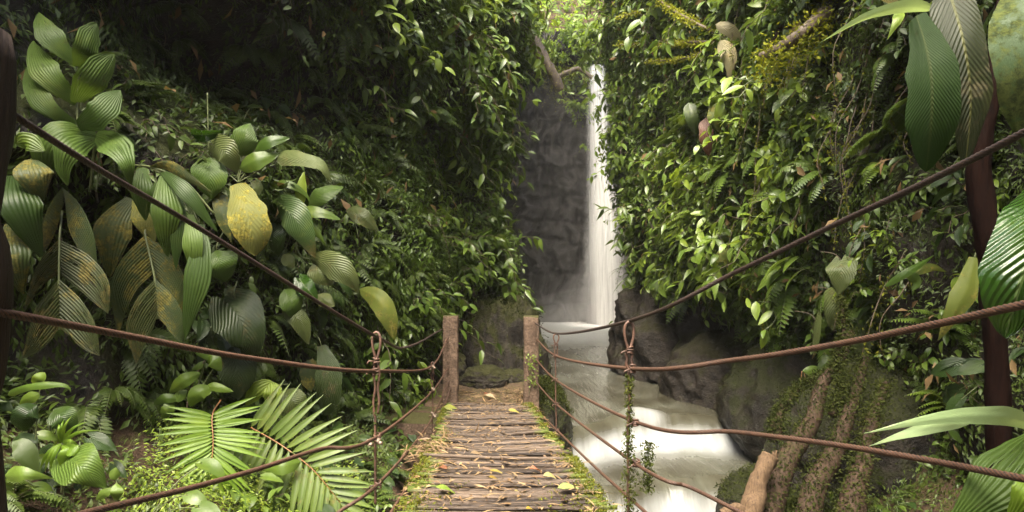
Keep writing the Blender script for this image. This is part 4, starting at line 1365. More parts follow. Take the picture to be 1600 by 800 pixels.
for pts, w in (([(314, 583), (290, 594, -.04), (265, 614)], 21), ([(332, 608), (312, 614, -.03), (298, 636)], 25), ([(281, 624), (262, 622, -.02), (240, 633)], 16),
               ([(270, 627), (263, 640, -.02), (255, 654)], 20), ([(272, 616), (282, 618), (292, 610)], 18), ([(320, 606), (338, 604), (365, 612)], 14),
               ([(322, 562), (334, 562, -.02), (346, 580)], 24), ([(318, 565), (312, 572), (300, 578)], 10), ([(345, 560), (332, 556), (305, 552)], 14)):
    p.leaf(pts, w, 'mid', 'oval')
p = Plant('round_leaf_seedling', (182, 770), 2.6, 'seedling with two upright oval leaves right of the heart shaped leaf', 'seedling')
p.leaf([(181, 750), (180, 740), (181, 730)], 15, 'mid', 'oval').leaf([(183, 755), (184, 768, -.02), (182, 782)], 18, 'mid', 'oval').leaf([(178, 765), (165, 770), (150, 782)], 14, 'mid', 'oval').stem([(182, 800), (182, 752)], .002)

# ---- right side
p = Plant('giant_leaf', (1600, 100), 1.75, 'huge mossy leaf hanging at the upper right edge close to the camera', 'leaf')
p.leaf([(1612, -45), (1596, 40, -.05), (1592, 130, -.06), (1600, 232)], 106, 'mossgreen', 'oval', nv=40, nu=24, fold=.1, roll=.15)
p = Plant('hanging_leaf', (1440, 150), 2.4, 'dark hanging leaf with a pale midrib left of the ragged one', 'leaf')
p.leaf([(1432, 25, .05), (1440, 110, -.02), (1444, 190, -.03), (1447, 268)], 68, 'banana', 'blunt', nv=40, nu=20, fold=.22, roll=-.15, wav=.02)
p = Plant('hanging_leaf', (1498, 130), 2.5, 'ragged brown green hanging leaf with a yellow midrib', 'leaf')
p.leaf([(1478, -25, .05), (1488, 70), (1500, 160), (1508, 262)], 62, leafmat('ragged_leaf', (.018, .024, .007), (.036, .044, .014), .2, .5, ribs=24, slant=.2, midrib=(.065, .068, .018), moss=.45, mosscol=(.08, .07, .03)), 'strap', nv=40, nu=20, fold=.2, roll=.3, wav=.05)
p = Plant('arching_leaf', (1360, 30), 2.6, 'narrow silvery leaf lying almost flat above the hanging leaves', 'leaf')
p.leaf([(1458, 14, .1), (1400, 18), (1340, 34, -.05), (1279, 68, -.05)], 20, 'silver', 'lance', roll=.3, nv=30)
p.leaf([(1405, 15, .05), (1398, 35), (1386, 62)], 16, 'bright', 'lance')
p.leaf([(1352, -30), (1380, -8), (1408, 18)], 24, 'cream', 'lance')
p = Plant('giant_leaf', (1590, 420), 1.7, 'glossy bright green ribbed leaf at the right edge behind the middle cable', 'leaf')
p.leaf([(1640, 280, .1), (1600, 360), (1577, 440, -.05), (1570, 528, -.05)], 108, 'glossy', 'blunt', nv=44, nu=24, fold=.28, roll=.25)
p = Plant('arching_leaf', (1500, 660), 1.55, 'pale forked leaf arching in from the right above the lowest cable', 'leaf')
p.leaf([(1625, 668, .05), (1545, 644), (1450, 648, -.05), (1350, 677, -.05)], 30, 'silver', 'lance', nv=40, nu=12, roll=.25, fold=.1)
p.leaf([(1520, 655), (1460, 660, -.03), (1405, 676, -.05), (1358, 697, -.05)], 22, 'silver', 'lance', nv=30, nu=10, roll=.2, fold=.1)
p = Plant('pleated_leaf', (1550, 750), 1.6, 'dull pleated leaf in the lower right corner behind the cable', 'leaf')
p.leaf([(1620, 680), (1580, 715, -.04), (1535, 765, -.06), (1478, 830, -.05)], 86, 'plicate', 'leaflet', corr=(10, .04), nu=44, nv=34, roll=-.15)
p = Plant('pleated_leaf', (1600, 790), 1.45, 'bright lime pleated leaf cut off by the lower right corner', 'leaf')
p.leaf([(1640, 740), (1608, 775, -.03), (1575, 820)], 62, 'palm', 'oval', corr=(9, .04), nu=40)
p = Plant('rosette_plant', (1312, 556), 6.0, 'rosette of rounded leaves above the mossy roots', 'plant')
for pts, w in (([(1312, 556), (1296, 562), (1277, 576)], 26), ([(1312, 556), (1308, 572, -.06), (1298, 592)], 28), ([(1313, 556), (1330, 560, -.04), (1348, 572)], 24),
               ([(1312, 555), (1324, 550), (1340, 546)], 20), ([(1311, 555), (1300, 549), (1286, 549)], 20), ([(1314, 560), (1322, 580, -.04), (1322, 606)], 24)):
    p.leaf(pts, w, 'mid', 'oval', label=None)
p.stem([(1312, 590, .1), (1312, 556)], .006)
p = Plant('hanging_vine', (1248, 610), 6.2, 'little vine with dangling yellow stems on the mossy rock', 'vine')
p.stem([(1253, 580), (1250, 605), (1246, 650)], .004, 'rachis').stem([(1256, 582), (1262, 605)], .003, 'rachis')
p.leaf([(1262, 605), (1268, 620), (1276, 646)], 22, 'mid', 'heart').leaf([(1250, 622), (1248, 635), (1246, 655)], 12, 'yellow', 'oval').leaf([(1254, 580), (1270, 578), (1290, 582)], 14, 'mid', 'oval').leaf([(1285, 625), (1284, 635), (1285, 642)], 10, 'yellow', 'oval').leaf([(1300, 620), (1305, 635), (1308, 650)], 20, 'mid', 'oval')
for i, (x, y, w_, lab) in enumerate(((1312, 415, 44, 'grey green heart shaped leaf hanging under a bare twig on the dark wall'), (1304, 470, 44, 'dim heart shaped leaf hanging below another heart shaped leaf'), (1272, 508, 46, 'broad dim heart shaped leaf just above the middle cable'), (1345, 520, 34, 'small dim heart leaf above the middle cable right of the broad one'))):
    Plant('heart_leaf_vine', (x, y - 10), 5.8, lab, 'vine').leaf([(x + 3, y - 8), (x, y + 10, -.08), (x - 4, y + 46, -.06)], w_, 'palegr', 'heart', fold=.1, roll=rng.normal(0, .5)).stem([(x - 30, y - 22, .2), (x - 8, y - 18, .05), (x + 3, y - 7)], .004, 'twig')
p = Plant('strap_leaf_plant', (1420, 435), 4.2, 'narrow arching green leaves in the dark under the long right cable', 'plant')
p.leaf([(1382, 448), (1415, 424, -.05), (1462, 397)], 12, 'mid', 'lance').leaf([(1412, 420), (1430, 440), (1425, 455)], 16, 'mid', 'oval').leaf([(1425, 428), (1450, 418), (1480, 425)], 14, 'olive', 'lance')
p = Plant('spathe_plant', (1500, 470), 3.0, 'pale olive spathe like leaf hanging from a thin green stalk by the glossy leaf', 'plant')
p.stem([(1548, 295), (1538, 350), (1522, 405)], .006).leaf([(1522, 402), (1505, 445, -.04), (1485, 485, -.05), (1466, 532)], 36, 'olive', 'leaflet', roll=.3)
p = Plant('pale_leaf', (1140, 70), 8.6, 'large cream coloured veined leaf below the mossy branch', 'leaf')
p.leaf([(1124, 64), (1137, 90, -.08), (1139, 130, -.08)], 25, 'cream', 'lance').leaf([(1118, 38), (1142, 52, -.05), (1168, 84)], 19, 'cream', 'lance').stem([(1128, 40, .1), (1125, 50), (1126, 70)], .008)
p = Plant('dead_leaf', (1104, 185), 8.7, 'dark brown dead leaf hanging down among green foliage', 'leaf')
p.leaf([(1103, 184), (1102, 212, -.05), (1107, 244)], 22, 'brown', 'strap').stem([(1110, 165, .05), (1103, 186)], .006, 'twig')
p = Plant('olive_leaf', (1120, 165), 8.6, 'olive yellow leaf hanging right of the brown dead leaf', 'leaf')
p.leaf([(1114, 160), (1116, 185, -.05), (1124, 208)], 22, 'olive', 'blunt').leaf([(1152, 172), (1135, 188, -.05), (1123, 210)], 16, 'yellow', 'lance')
p = Plant('red_tipped_leaf', (1050, 245), 9.6, 'narrow leaf turning red at its tip against the dark wall', 'leaf')
p.leaf([(1062, 240), (1042, 249, -.05), (1019, 265)], 13, leafmat('red_tip_leaf', (.08, .13, .04), (.12, .18, .06), .2, .4, tip=(.28, .08, .05)), 'lance')
p = Plant('bromeliad', (1045, 300), 10.0, 'bromeliad with two upright broad blades on the far wall', 'plant')
for tip, w in (((1032, 272), 14), ((1046, 266), 14), ((998, 305), 7), ((1008, 292), 7), ((1038, 345), 12), ((1062, 285), 6)):
    p.leaf([(1045, 295), ((1045 + tip[0]) / 2, (295 + tip[1]) / 2 - 4, -.1), tip], w, 'mid', 'strap', nu=6)
p = Plant('dark_blade_plant', (1085, 180), 9.0, 'single dark blade shaped leaf beside the brown dead leaf', 'plant')
p.leaf([(1076, 160), (1080, 185, -.05), (1088, 212)], 20, 'dark', 'strap')
p = Plant('autumn_leaf', (1130, 405), 8.0, 'yellow brown lobed leaf hanging under the bright bush', 'leaf')
p.leaf([(1130, 388), (1126, 400), (1120, 412)], 16, 'olive', 'oval').leaf([(1131, 388), (1134, 402), (1134, 418)], 18, 'olive', 'oval').stem([(1130, 388), (1128, 375), (1120, 365)], .004, 'twig')

# philodendron on the far corner of the left wall
p = Plant('philodendron', (675, 215), 8.3, 'plant with two large upright glossy leaves and a pale stalk on the left cliff edge', 'plant')
p.leaf([(668, 190), (672, 165, -.08), (676, 140)], 26, 'ribbed', 'heart').leaf([(680, 180), (690, 165, -.08), (696, 150)], 24, 'ribbed', 'heart').leaf([(666, 172), (672, 182, -.05), (678, 192)], 18, 'bright', 'oval').stem([(684, 230), (688, 212), (690, 195)], .022, 'stem').stem([(676, 260), (682, 225), (672, 185)], .012, 'stem')
p = Plant('grass_tuft', (715, 320), 8.8, 'tuft of long arching grass blades ending in a broad hanging leaf', 'plant')
for k in range(7):
    p.leaf([(675 + k * 2, 312 + k), (710, 316 + k * 3, -.15), (745 + k * 4, 335 + k * 5, -.1)], 4, 'yellow', 'lance', 'blade', nu=2, nv=12)
p.leaf([(738, 328), (748, 348, -.1), (756, 372)], 34, 'olive', 'oval').leaf([(770, 316), (776, 330), (774, 346)], 14, 'mid', 'oval')

# ---- trunks, roots, branches, log
def limb(name, pts, r0, r1, m, label, cat, lobes=0, n=50, seed=1, parent=None, rn=.12, part=None):
    C = catmull(np.array([P(*q) for q in pts]), n)
    rr = np.linspace(r0, r1, n) * (1 + rn * fbm(np.stack([np.linspace(0, 7, n), np.zeros(n) + seed, np.zeros(n)], -1), 2, seed))
    V, Q, uv = tube(C, rr, 20)
    ctr = np.repeat(C, 20, 0)
    k = len(ctr)
    V[:k] += norm(V[:k] - ctr) * (.16 * r0 * fbm(V[:k] / r0 * .9, 3, seed))[:, None] + norm(V[:k] - ctr) * (.22 * r0 * fbm(V[:k] / r0 * np.array((1, 1, .16)) * 1.4, 2, seed + 4, True))[:, None]
    V[:k] += norm(V[:k] - ctr) * (.12 * r0 * fbm(V[:k] / max(r0, .05) * 3.2, 3, seed + 8, True))[:, None]
    uv[:, 0] = 0
    mb = MB()
    mb.add(V, Q, uv)
    if parent is not None:
        return mb.build(part, m, parent=parent)
    return mb.build(name, m, loc=C[0], label=label, cat=cat)


limb('tropical_tree', [(1565, 900, 3.0), (1560, 640, 3.0), (1548, 420, 3.0), (1530, 250, 3.0), (1560, 90, 3.0), (1590, -120, 3.1)], .046, .034, M['redbark'], 'dark red tree trunk behind the big leaves at the right edge', 'tree trunk', seed=3)
ROOTS = [
    ([(1330, 520, 6.7), (1310, 570, 6.3), (1285, 600, 6.15), (1268, 660, 5.95), (1232, 715, 5.75), (1205, 790, 5.5), (1170, 880, 5.2)], .03, .12, 'thick mossy root running down to the stream beside the broken log'),
    ([(1352, 560, 6.2), (1338, 610, 5.95), (1322, 660, 5.7), (1300, 715, 5.55), (1272, 765, 5.3), (1255, 860, 5.0)], .025, .10, 'mossy root between two others on the right bank'),
    ([(1385, 600, 5.7), (1362, 660, 5.35), (1352, 715, 5.2), (1335, 770, 5.0), (1322, 870, 4.7)], .025, .10, 'mossy root nearest to the pale forked leaf'),
    ([(1315, 470, 6.2), (1318, 520, 6.1), (1308, 560, 6.05), (1314, 610, 5.9), (1300, 650, 5.8)], .012, .03, 'thin reddish root above the thick ones'),
    ([(1290, 590, 6.25), (1262, 600, 6.2), (1222, 640, 6.0), (1210, 690, 5.9)], .015, .05, 'small root creeping over the rock left of the thick roots'),
]
for i, (pts, r0, r1, lab) in enumerate(ROOTS):
    limb('root', pts, r0, r1, M['bark'], lab, 'root', seed=5 + i * 2, rn=.25, n=70)
log = empty('broken_log', P(1175, 800, 5.4), 'pale broken log with bare wood standing at the stream edge', 'log')
limb('', [(1158, 860, 5.2), (1180, 775, 5.35), (1190, 740, 5.4), (1203, 712, 5.45)], .09, .05, M['log'], '', '', seed=11, parent=log, part='trunk', rn=.1)
limb('', [(1130, 805, 5.3), (1150, 792, 5.3), (1165, 800, 5.3)], .04, .02, M['log'], '', '', seed=13, parent=log, part='stub')
mb = MB()
for k in range(9):
    b = P(1203 + rng.normal(0, 5), 716, 5.45)
    C = np.array([b, b + np.array((rng.normal(.005, .01), rng.normal(0, .01), rng.uniform(.02, .07)))])
    mb.add(*tube(catmull(C, 4), np.array([.014, .012, .008, .002]), 5))
mb.build('splinter', M['log'], parent=log)


def mossbranch(name, pts, r, label, n, seed, hang=.03, cat='branch'):
    if pts[0][2] < 12: pts = [(q[0], q[1], wd(max(q[0], 985), max(q[1], 10)) - (.2 if i == 0 else .75 + .1 * i)) for i, q in enumerate(pts)]
    e = empty(name, P(*pts[0]), label, cat)
    limb('', pts, r, r * .5, M['twig'], '', '', seed=seed, parent=e, part='stem')
    C = catmull(np.array([P(*q) for q in pts]), 200)
    i = rng.integers(0, 200, n)
    B = C[i] + rng.normal(0, 1, (n, 3)) * r * 1.3 - np.array((0, 0, hang)) * rng.random((n, 1)) ** 2
    mb = MB()
    scatter(mb, TM, B, rng.normal(0, 1, (n, 3)), rng.normal(0, 1, (n, 3)), rng.uniform(.03, .07, n), rng.random(n))
    o = mb.build('moss', M['mosslime'], parent=e)
    o['kind'] = 'stuff'
    return e


mossbranch('mossy_branch', [(1135, 66, 8.9), (1080, 66, 8.7), (1020, 69, 8.6), (965, 70, 8.5)], .022, 'long level twig thick with yellow green moss', 1500, 3)
mossbranch('mossy_branch', [(1130, 58, 8.9), (1085, 35, 8.6), (1040, 8, 8.4), (1000, -25, 8.3)], .025, 'mossy twig rising to the upper left over the level one', 1500, 5)
mossbranch('mossy_branch', [(1130, 62, 8.9), (1095, 82, 8.7), (1065, 92, 8.6), (1010, 96, 8.5)], .014, 'short mossy twig sagging under the level one', 700, 7)
mossbranch('mossy_branch', [(1040, 8, 8.5), (1000, 18, 8.5), (962, 28, 8.5)], .016, 'mossy twig reaching left near the top edge of the right wall', 700, 9)
mossbranch('mossy_log', [(1290, 20, 7.2), (1255, 50, 7.1), (1215, 78, 7.0), (1192, 88, 6.9)], .07, 'rotten mossy log with a red broken end jutting from the right wall', 1400, 11, .3, 'log')
_d = wd(1200, 80) - .55
limb('dead_bract', [(1200, 74, _d), (1210, 62, _d), (1217, 44, _d)], .03, .004, M['redbark'], 'curled red brown bract standing on the rotten log', 'leaf', seed=15)
mossbranch('fallen_tree', [(800, -10, 24.5), (832, 60, 25), (858, 105, 25), (876, 142, 25.2)], .24, 'mossy fallen trunk leaning down over the rock wall left of the waterfall', 1800, 13, .5, 'log')
mossbranch('fallen_tree', [(868, 122, 26), (885, 114, 26), (905, 108, 26), (925, 122, 26)], .10, 'short mossy log bridging the gap above the waterfall', 500, 15, .3, 'log')
# ================================================================== the overgrown walls: plants by the hundred, each an object, over a carpet of leaves
def fern_t(seed, fr=8, L=.42, pin=13, hang=.75, wid=.22, wl=.34):
    r = np.random.default_rng(seed)
    mb = MB()
    for f in range(fr):
        ph = -1.5 + 3.0 * (f + r.uniform(.1, .9)) / fr
        d0 = norm(np.array((math.sin(ph) * 1.0, r.uniform(.45, .95), math.cos(ph) * .75 + .15)))
        l = L * r.uniform(.65, 1.1)
        t = np.linspace(0, 1, pin + 4)
        C = d0 * l * t[:, None] - np.array((0, 0, 1)) * hang * l * (t ** 2)[:, None]
        T = norm(np.gradient(C, axis=0))
        for i in range(2, len(t)):
            q = t[i]
            pl_ = l * wid * (math.sin(math.pi * (q * .85 + .12)) ** .8) * r.uniform(.85, 1.1)
            n0 = np.array((0, .6, .8))
            S = norm(np.cross(T[i], n0))
            nn = np.cross(S, T[i])
            for sg in (-1, 1):
                put(mb, leaf(pl_, pl_ * wl, 2, 2, 'leaflet', .2, .35), C[i], S * sg + T[i] * .45 - np.array((0, 0, .15)), nn + S * sg * .15, 1, r.random() * .5 + .5 * (f / fr))
        V, Q, uv = tube(C, np.linspace(.0035, .001, len(C)), 4, caps=False)
        mb.add(V, Q, uv, .5, 1)
    return mb


def sprig_t(seed, stems=3, L=.4, nl=9, ll=.11, lw=.42, shape='oval', droop=.5, out=1.0, nv=5):
    r = np.random.default_rng(seed)
    mb = MB()
    for s in range(stems):
        d0 = norm(np.array((r.normal(0, .65), out * r.uniform(.5, 1.0), r.normal(.25, .5))))
        l = L * r.uniform(.6, 1.1)
        t = np.linspace(0, 1, nl + 2)
        C = d0 * l * t[:, None] - np.array((0, 0, 1)) * droop * l * (t ** 2)[:, None] + .03 * r.normal(0, 1, (nl + 2, 3)) * t[:, None]
        T = norm(np.gradient(C, axis=0))
        a = r.uniform(0, 6)
        for i in range(1, nl + 2):
            a += 2.4
            S = norm(np.cross(T[i], (0, 0, 1.)))
            U = np.cross(S, T[i])
            dd = T[i] * r.uniform(.35, .8) + S * math.cos(a) + U * math.sin(a) * .5 - np.array((0, 0, r.uniform(.0, .5)))
            nn = np.array((0, .45, 1.)) + r.normal(0, .3, 3)
            z = ll * r.uniform(.6, 1.15) * (1.1 - .4 * abs(t[i] - .6))
            put(mb, leaf(z, z * lw * r.uniform(.85, 1.1), nv, 2, shape, r.uniform(.15, .4), r.uniform(.2, .9)), C[i], dd, nn, 1, r.random())
        V, Q, uv = tube(C, np.linspace(.005, .0018, len(C)), 4, caps=False)
        mb.add(V, Q, uv, .5, 1)
    return mb


def whorl_t(seed, heads=4, nl=7, ll=.15, lw=.34, L=.3):
    r = np.random.default_rng(seed)
    mb = MB()
    for h in range(heads):
        e = np.array((r.normal(0, .5), r.uniform(.4, 1), r.normal(.1, .4))) * L
        C = catmull(np.array([(0, 0, 0), e * .5 + (0, 0, -.03), e]), 7)
        V, Q, uv = tube(C, np.linspace(.005, .003, 7), 4, caps=False)
        mb.add(V, Q, uv, .5, 1)
        ax = norm(e + np.array((0, .1, .25)))
        a_ = norm(np.cross(ax, (.3, .1, 1)))
        b_ = np.cross(ax, a_)
        for k in range(nl):
            t = 2 * math.pi * k / nl + r.normal(0, .2)
            dd = a_ * math.cos(t) + b_ * math.sin(t) + ax * r.uniform(.1, .5)
            z = ll * r.uniform(.65, 1.1)
            put(mb, leaf(z, z * lw, 6, 2, 'obov', .25, r.uniform(.3, .9)), e, dd, ax + .2 * r.normal(0, 1, 3), 1, r.random())
    return mb


def aroid_t(seed, nl=6, ll=.2):
    r = np.random.default_rng(seed)
    mb = MB()
    for k in range(nl):
        e = np.array((r.normal(0, .18), r.uniform(.08, .26), r.normal(.03, .14)))
        C = catmull(np.array([(0, 0, 0), e * .6 + (0, 0, .04), e]), 7)
        V, Q, uv = tube(C, .0035, 4, caps=False)
        mb.add(V, Q, uv, .5, 1)
        z = ll * r.uniform(.6, 1.1)
        put(mb, leaf(z, z * .62, 8, 4, 'heart', .25, r.uniform(.3, .8)), e, norm(e) * .6 + np.array((r.normal(0, .3), .2, -.7)), np.array((r.normal(0, .25), 1, .5)), 1, r.random())
    return mb


def strap_t(seed, nl=12, L=.5, w=.022):
    r = np.random.default_rng(seed)
    mb = MB()
    for k in range(nl):
        d0 = np.array((r.normal(0, .6), r.uniform(.3, 1), r.uniform(.3, 1)))
        z = L * r.uniform(.5, 1.1)
        put(mb, leaf(z, z * w * 2.2, 9, 2, 'lance', .3, r.uniform(1.0, 2.0)), r.normal(0, .01, 3), d0, np.array((0, -.4, 1)) + r.normal(0, .2, 3), 1, r.random())
    mb.add(*tube(np.array([(0, -.05, 0), (0, .01, .01), (0, .02, .03)]), .01, 5), tint=.5, mi=1)
    return mb


def meshes(fn, mats, n, s0, **kw):
    return [fn(s0 + i, **kw).mesh(fn.__name__, mats) for i in range(n)]


ME = {
    'fern_dark': meshes(fern_t, [M['dark'], M['stem']], 4, 100, L=.40, hang=.95),
    'fern': meshes(fern_t, [M['fern'], M['stem']], 4, 110, L=.42),
    'fern_big': meshes(fern_t, [M['mid'], M['stem']], 3, 120, L=.6, pin=17, fr=7),
    'fern_bright': meshes(fern_t, [M['bright'], M['stem']], 2, 130, L=.45, pin=14, fr=6),
    'sprig_dark': meshes(sprig_t, [M['dark'], M['twig']], 3, 200, ll=.10),
    'sprig_mid': meshes(sprig_t, [M['mid'], M['twig']], 5, 210, ll=.12),
    'sprig_bright': meshes(sprig_t, [M['bright'], M['stem']], 4, 220, ll=.13, stems=4),
    'sprig_long': meshes(sprig_t, [M['mid'], M['twig']], 4, 230, ll=.17, lw=.32, shape='lance', nl=8, L=.5, droop=.7),
    'whorl': meshes(whorl_t, [M['mid'], M['twig']], 3, 240),
    'whorl_bright': meshes(whorl_t, [M['bright'], M['twig']], 3, 250, ll=.17),
    'aroid': meshes(aroid_t, [M['mid'], M['stem']], 3, 260),
    'aroid_dark': meshes(aroid_t, [M['ribdark'], M['stem']], 3, 270),
    'strap': meshes(strap_t, [M['mid'], M['stem']], 3, 280),
    'bush': meshes(sprig_t, [M['back'], M['twig']], 4, 290, stems=9, L=.9, nl=11, ll=.24, lw=.45, droop=.6, nv=3),
}
from mathutils import Matrix, Euler


def inst(name, key, pos, nrm, s, label, cat, group, tilt=.35):
    ny = norm(np.array((nrm[0], nrm[1], nrm[2] * .35)))
    x = norm(np.cross(ny, (0, 0, 1.)))
    z = np.cross(x, ny)
    m = Matrix(((x[0], ny[0], z[0]), (x[1], ny[1], z[1]), (x[2], ny[2], z[2])))
    m = m @ Euler((rng.normal(0, tilt * .6), rng.normal(0, tilt), rng.normal(0, tilt * 1.3))).to_matrix()
    k = ME[key]
    o = bpy.data.objects.new(name, k[int(rng.integers(len(k)))])
    COL.objects.link(o)
    o.location = pos
    o.rotation_euler = m.to_euler()
    o.scale = (s * rng.uniform(.9, 1.1),) * 3
    return tag(o, label, cat, group)


def sample(G, Nn, n, mask, out=0.):
    """n random points of a wall where mask(px, py, pos) is high; grid cells are of even size"""
    got_p, got_n, tot = [], [], 0
    for _ in range(60):
        i = rng.integers(0, G.shape[0] - 1, 20000)
        j = rng.integers(0, G.shape[1] - 1, 20000)
        a, b = rng.random(20000)[:, None], rng.random(20000)[:, None]
        p = (G[i, j] * (1 - a) + G[i + 1, j] * a) * (1 - b) + (G[i, j + 1] * (1 - a) + G[i + 1, j + 1] * a) * b
        nn = Nn[i, j]
        px, py = proj(p)
        w_ = mask(px, py, p)
        w_ = np.where((p[:, 1] > .8) & (np.sum(nn * -p, -1) / np.linalg.norm(p, axis=1) > -.25), w_, 0)
        k = rng.random(20000) < w_
        got_p.append(p[k]); got_n.append(nn[k])
        tot += k.sum()
        if tot >= n: break
    p, nn = np.concatenate(got_p)[:n], np.concatenate(got_n)[:n]
    return p + nn * out, nn


def box_(px, py, x0, x1, y0, y1, f=25):
    return sm(x0 - f, x0 + f, px) * (1 - sm(x1 - f, x1 + f, px)) * sm(y0 - f, y0 + f, py) * (1 - sm(y1 - f, y1 + f, py))


def clump(p, s=1.2, sd=3, lo=-.2, hi=.25):
    return sm(lo, hi, fbm(p * s, 2, sd))


RBARE_X = [940, 975, 1000, 1060, 1100, 1150, 1200, 1260, 1320, 1400]
RBARE_Y = [350, 440, 450, 455, 462, 480, 520, 580, 640, 720]
def rgreen(px, py): return 1 - sm(-18, 22, py - np.interp(px, RBARE_X, RBARE_Y))
LB_X = [600, 650, 680, 700, 725, 750, 800, 830]
LB_Y = [640, 610, 500, 455, 455, 450, 465, 440]
def lgreen(px, py): return 1 - sm(-12, 20, py - np.interp(px, LB_X, LB_Y))
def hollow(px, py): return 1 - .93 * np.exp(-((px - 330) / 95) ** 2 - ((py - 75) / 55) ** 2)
INF = (-90, 1690, -90, 890)
def inf(px, py): return ((px > -90) & (px < 1690) & (py > -110) & (py < 890)).astype(float)


# --- carpets of small leaves (nobody could count these)
T1 = leaf(1, .42, 2, 2, 'oval', .3, .5)
T2 = leaf(1, .26, 2, 2, 'lance', .3, .6)
T3 = leaf(1, .55, 2, 2, 'heart', .25, .4)


def carpet(name, G, Nn, n, mask, Ts, size, m, label, spread=.16, down=.7):
    p, nn = sample(G, Nn, n, mask)
    k = len(p)
    p = p + nn * (rng.random((k, 1)) ** 1.5 * spread) + rng.normal(0, .02, (k, 3))
    # leaves of one shoot share a heading
    hd = np.stack([fbm(p * 3.1, 2, 5), fbm(p * 3.1 + 40, 2, 6), fbm(p * 3.1 + 80, 2, 7)], -1) * 2.2
    d = hd + nn * .5 + rng.normal(0, .55, (k, 3)) - np.array((0, 0, down))
    up = nn * .8 + np.array((0, 0, .75)) + rng.normal(0, .35, (k, 3))
    s = rng.uniform(size[0], size[1], k) * (1 + .35 * fbm(p * 1.7, 2, 15))
    tn = np.clip(.5 + .6 * fbm(p * 1.3, 3, 25) + rng.normal(0, .16, k), 0, 1)
    mb = MB()
    c = np.linspace(0, k, len(Ts) + 1).astype(int)
    idx = rng.permutation(k)
    for t, T in enumerate(Ts):
        q = idx[c[t]:c[t + 1]]
        scatter(mb, T, p[q], d[q], up[q], s[q], tn[q])
    return mb.build(name, m, kind='stuff', label=label, loc=p.mean(0))


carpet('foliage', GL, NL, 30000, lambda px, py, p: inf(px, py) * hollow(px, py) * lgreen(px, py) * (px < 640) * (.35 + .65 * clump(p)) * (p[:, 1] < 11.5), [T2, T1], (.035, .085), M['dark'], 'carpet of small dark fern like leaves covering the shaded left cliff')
carpet('foliage', GL, NL, 42000, lambda px, py, p: inf(px, py) * lgreen(px, py) * sm(440, 680, px) * (px < 880) * (.25 + .75 * clump(p, 1.6, 9)) * (p[:, 1] < 12.5), [T1, T2, T1], (.045, .105), M['mid'], 'carpet of small green leaves on the left cliff towards its lit edge', .22)
carpet('foliage', GR, NR, 46000, lambda px, py, p: inf(px, py) * rgreen(px, py) * (px > 925) * (px < 1290) * (.3 + .7 * clump(p, 1.1, 19)) * (p[:, 1] < 16.8), [T1, T2, T3], (.05, .19), M['mid'], 'carpet of small leaves on the cliff beside the waterfall', .28)
carpet('foliage', GR, NR, 38000, lambda px, py, p: inf(px, py) * rgreen(px, py) * sm(1210, 1300, px) * (.35 + .65 * clump(p, 1.6, 29)), [T2, T1], (.03, .075), M['fern'], 'carpet of fine leaves and moss on the shaded right cliff', .14)
carpet('foliage', GL, NL, 14000, lambda px, py, p: (px > 740) * (px < 1000) * (py < 150) * (p[:, 1] > 12.5) * (p[:, 2] > 5.2) * 1., [T1, T2], (.16, .30), M['mid'], 'mass of leaves hanging over the dark rock wall', .7)
carpet('foliage', GR, NR, 9000, lambda px, py, p: (p[:, 1] > 16.5) * (p[:, 2] > 2.0) * (px > 880) * (px < 1300) * 1., [T1, T2], (.14, .26), M['mid'], 'leaves on the cliff round the corner by the waterfall', .5)
NH = norm(np.cross(np.gradient(GH, axis=0), np.gradient(GH, axis=1)))
NH = NH * np.sign(NH[..., 2:3])
GWN = norm(np.stack([0 * GH[..., 0], -1 + 0 * GH[..., 0], .7 + 0 * GH[..., 0]], -1))
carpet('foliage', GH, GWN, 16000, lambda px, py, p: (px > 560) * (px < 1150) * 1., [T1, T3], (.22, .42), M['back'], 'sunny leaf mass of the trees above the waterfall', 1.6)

for G_, N_, k_, lab in ((GR, NR, 900, 'withered brown leaves caught among the greenery of the right cliff'), (GL, NL, 500, 'withered brown leaves caught among the greenery of the left cliff')):
    carpet('dead_leaves', G_, N_, k_, lambda px, py, p: inf(px, py) * rgreen(px, py) * lgreen(px, py) ** (px < 840) * (p[:, 1] < 15.5), [T1, T2], (.08, .2), M['deadmix'], lab, .4, 1.2)

# --- ferns and leafy plants, each its own object
def plants(G, Nn, n, mask, choice, name, label, cat, group, out=.02, s=(.8, 1.25)):
    p, nn = sample(G, Nn, n, mask, out)
    for a, b in zip(p, nn):
        keys, w_ = zip(*choice)
        key = keys[int(rng.choice(len(keys), p=np.array(w_) / sum(w_)))]
        inst(name, key, a, b, rng.uniform(*s), label, cat, group)


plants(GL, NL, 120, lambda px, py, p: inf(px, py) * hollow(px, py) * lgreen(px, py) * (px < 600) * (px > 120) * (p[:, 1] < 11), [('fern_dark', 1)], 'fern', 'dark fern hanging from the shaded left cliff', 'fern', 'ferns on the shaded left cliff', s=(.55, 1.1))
plants(GL, NL, 60, lambda px, py, p: inf(px, py) * lgreen(px, py) * sm(540, 640, px) * (px < 830) * (p[:, 1] < 11.5), [('fern', 3), ('fern_big', 1)], 'fern', 'green fern on the left cliff near its lit edge', 'fern', 'ferns along the lit edge of the left cliff', s=(.6, 1.1))
plants(GR, NR, 85, lambda px, py, p: inf(px, py) * rgreen(px, py) * (px > 990) * (p[:, 1] < 15), [('fern', 2), ('fern_bright', 1), ('fern_big', 2)], 'fern', 'fern arching out of the overgrown cliff across the stream', 'fern', 'ferns on the cliff across the stream', s=(.8, 1.7))
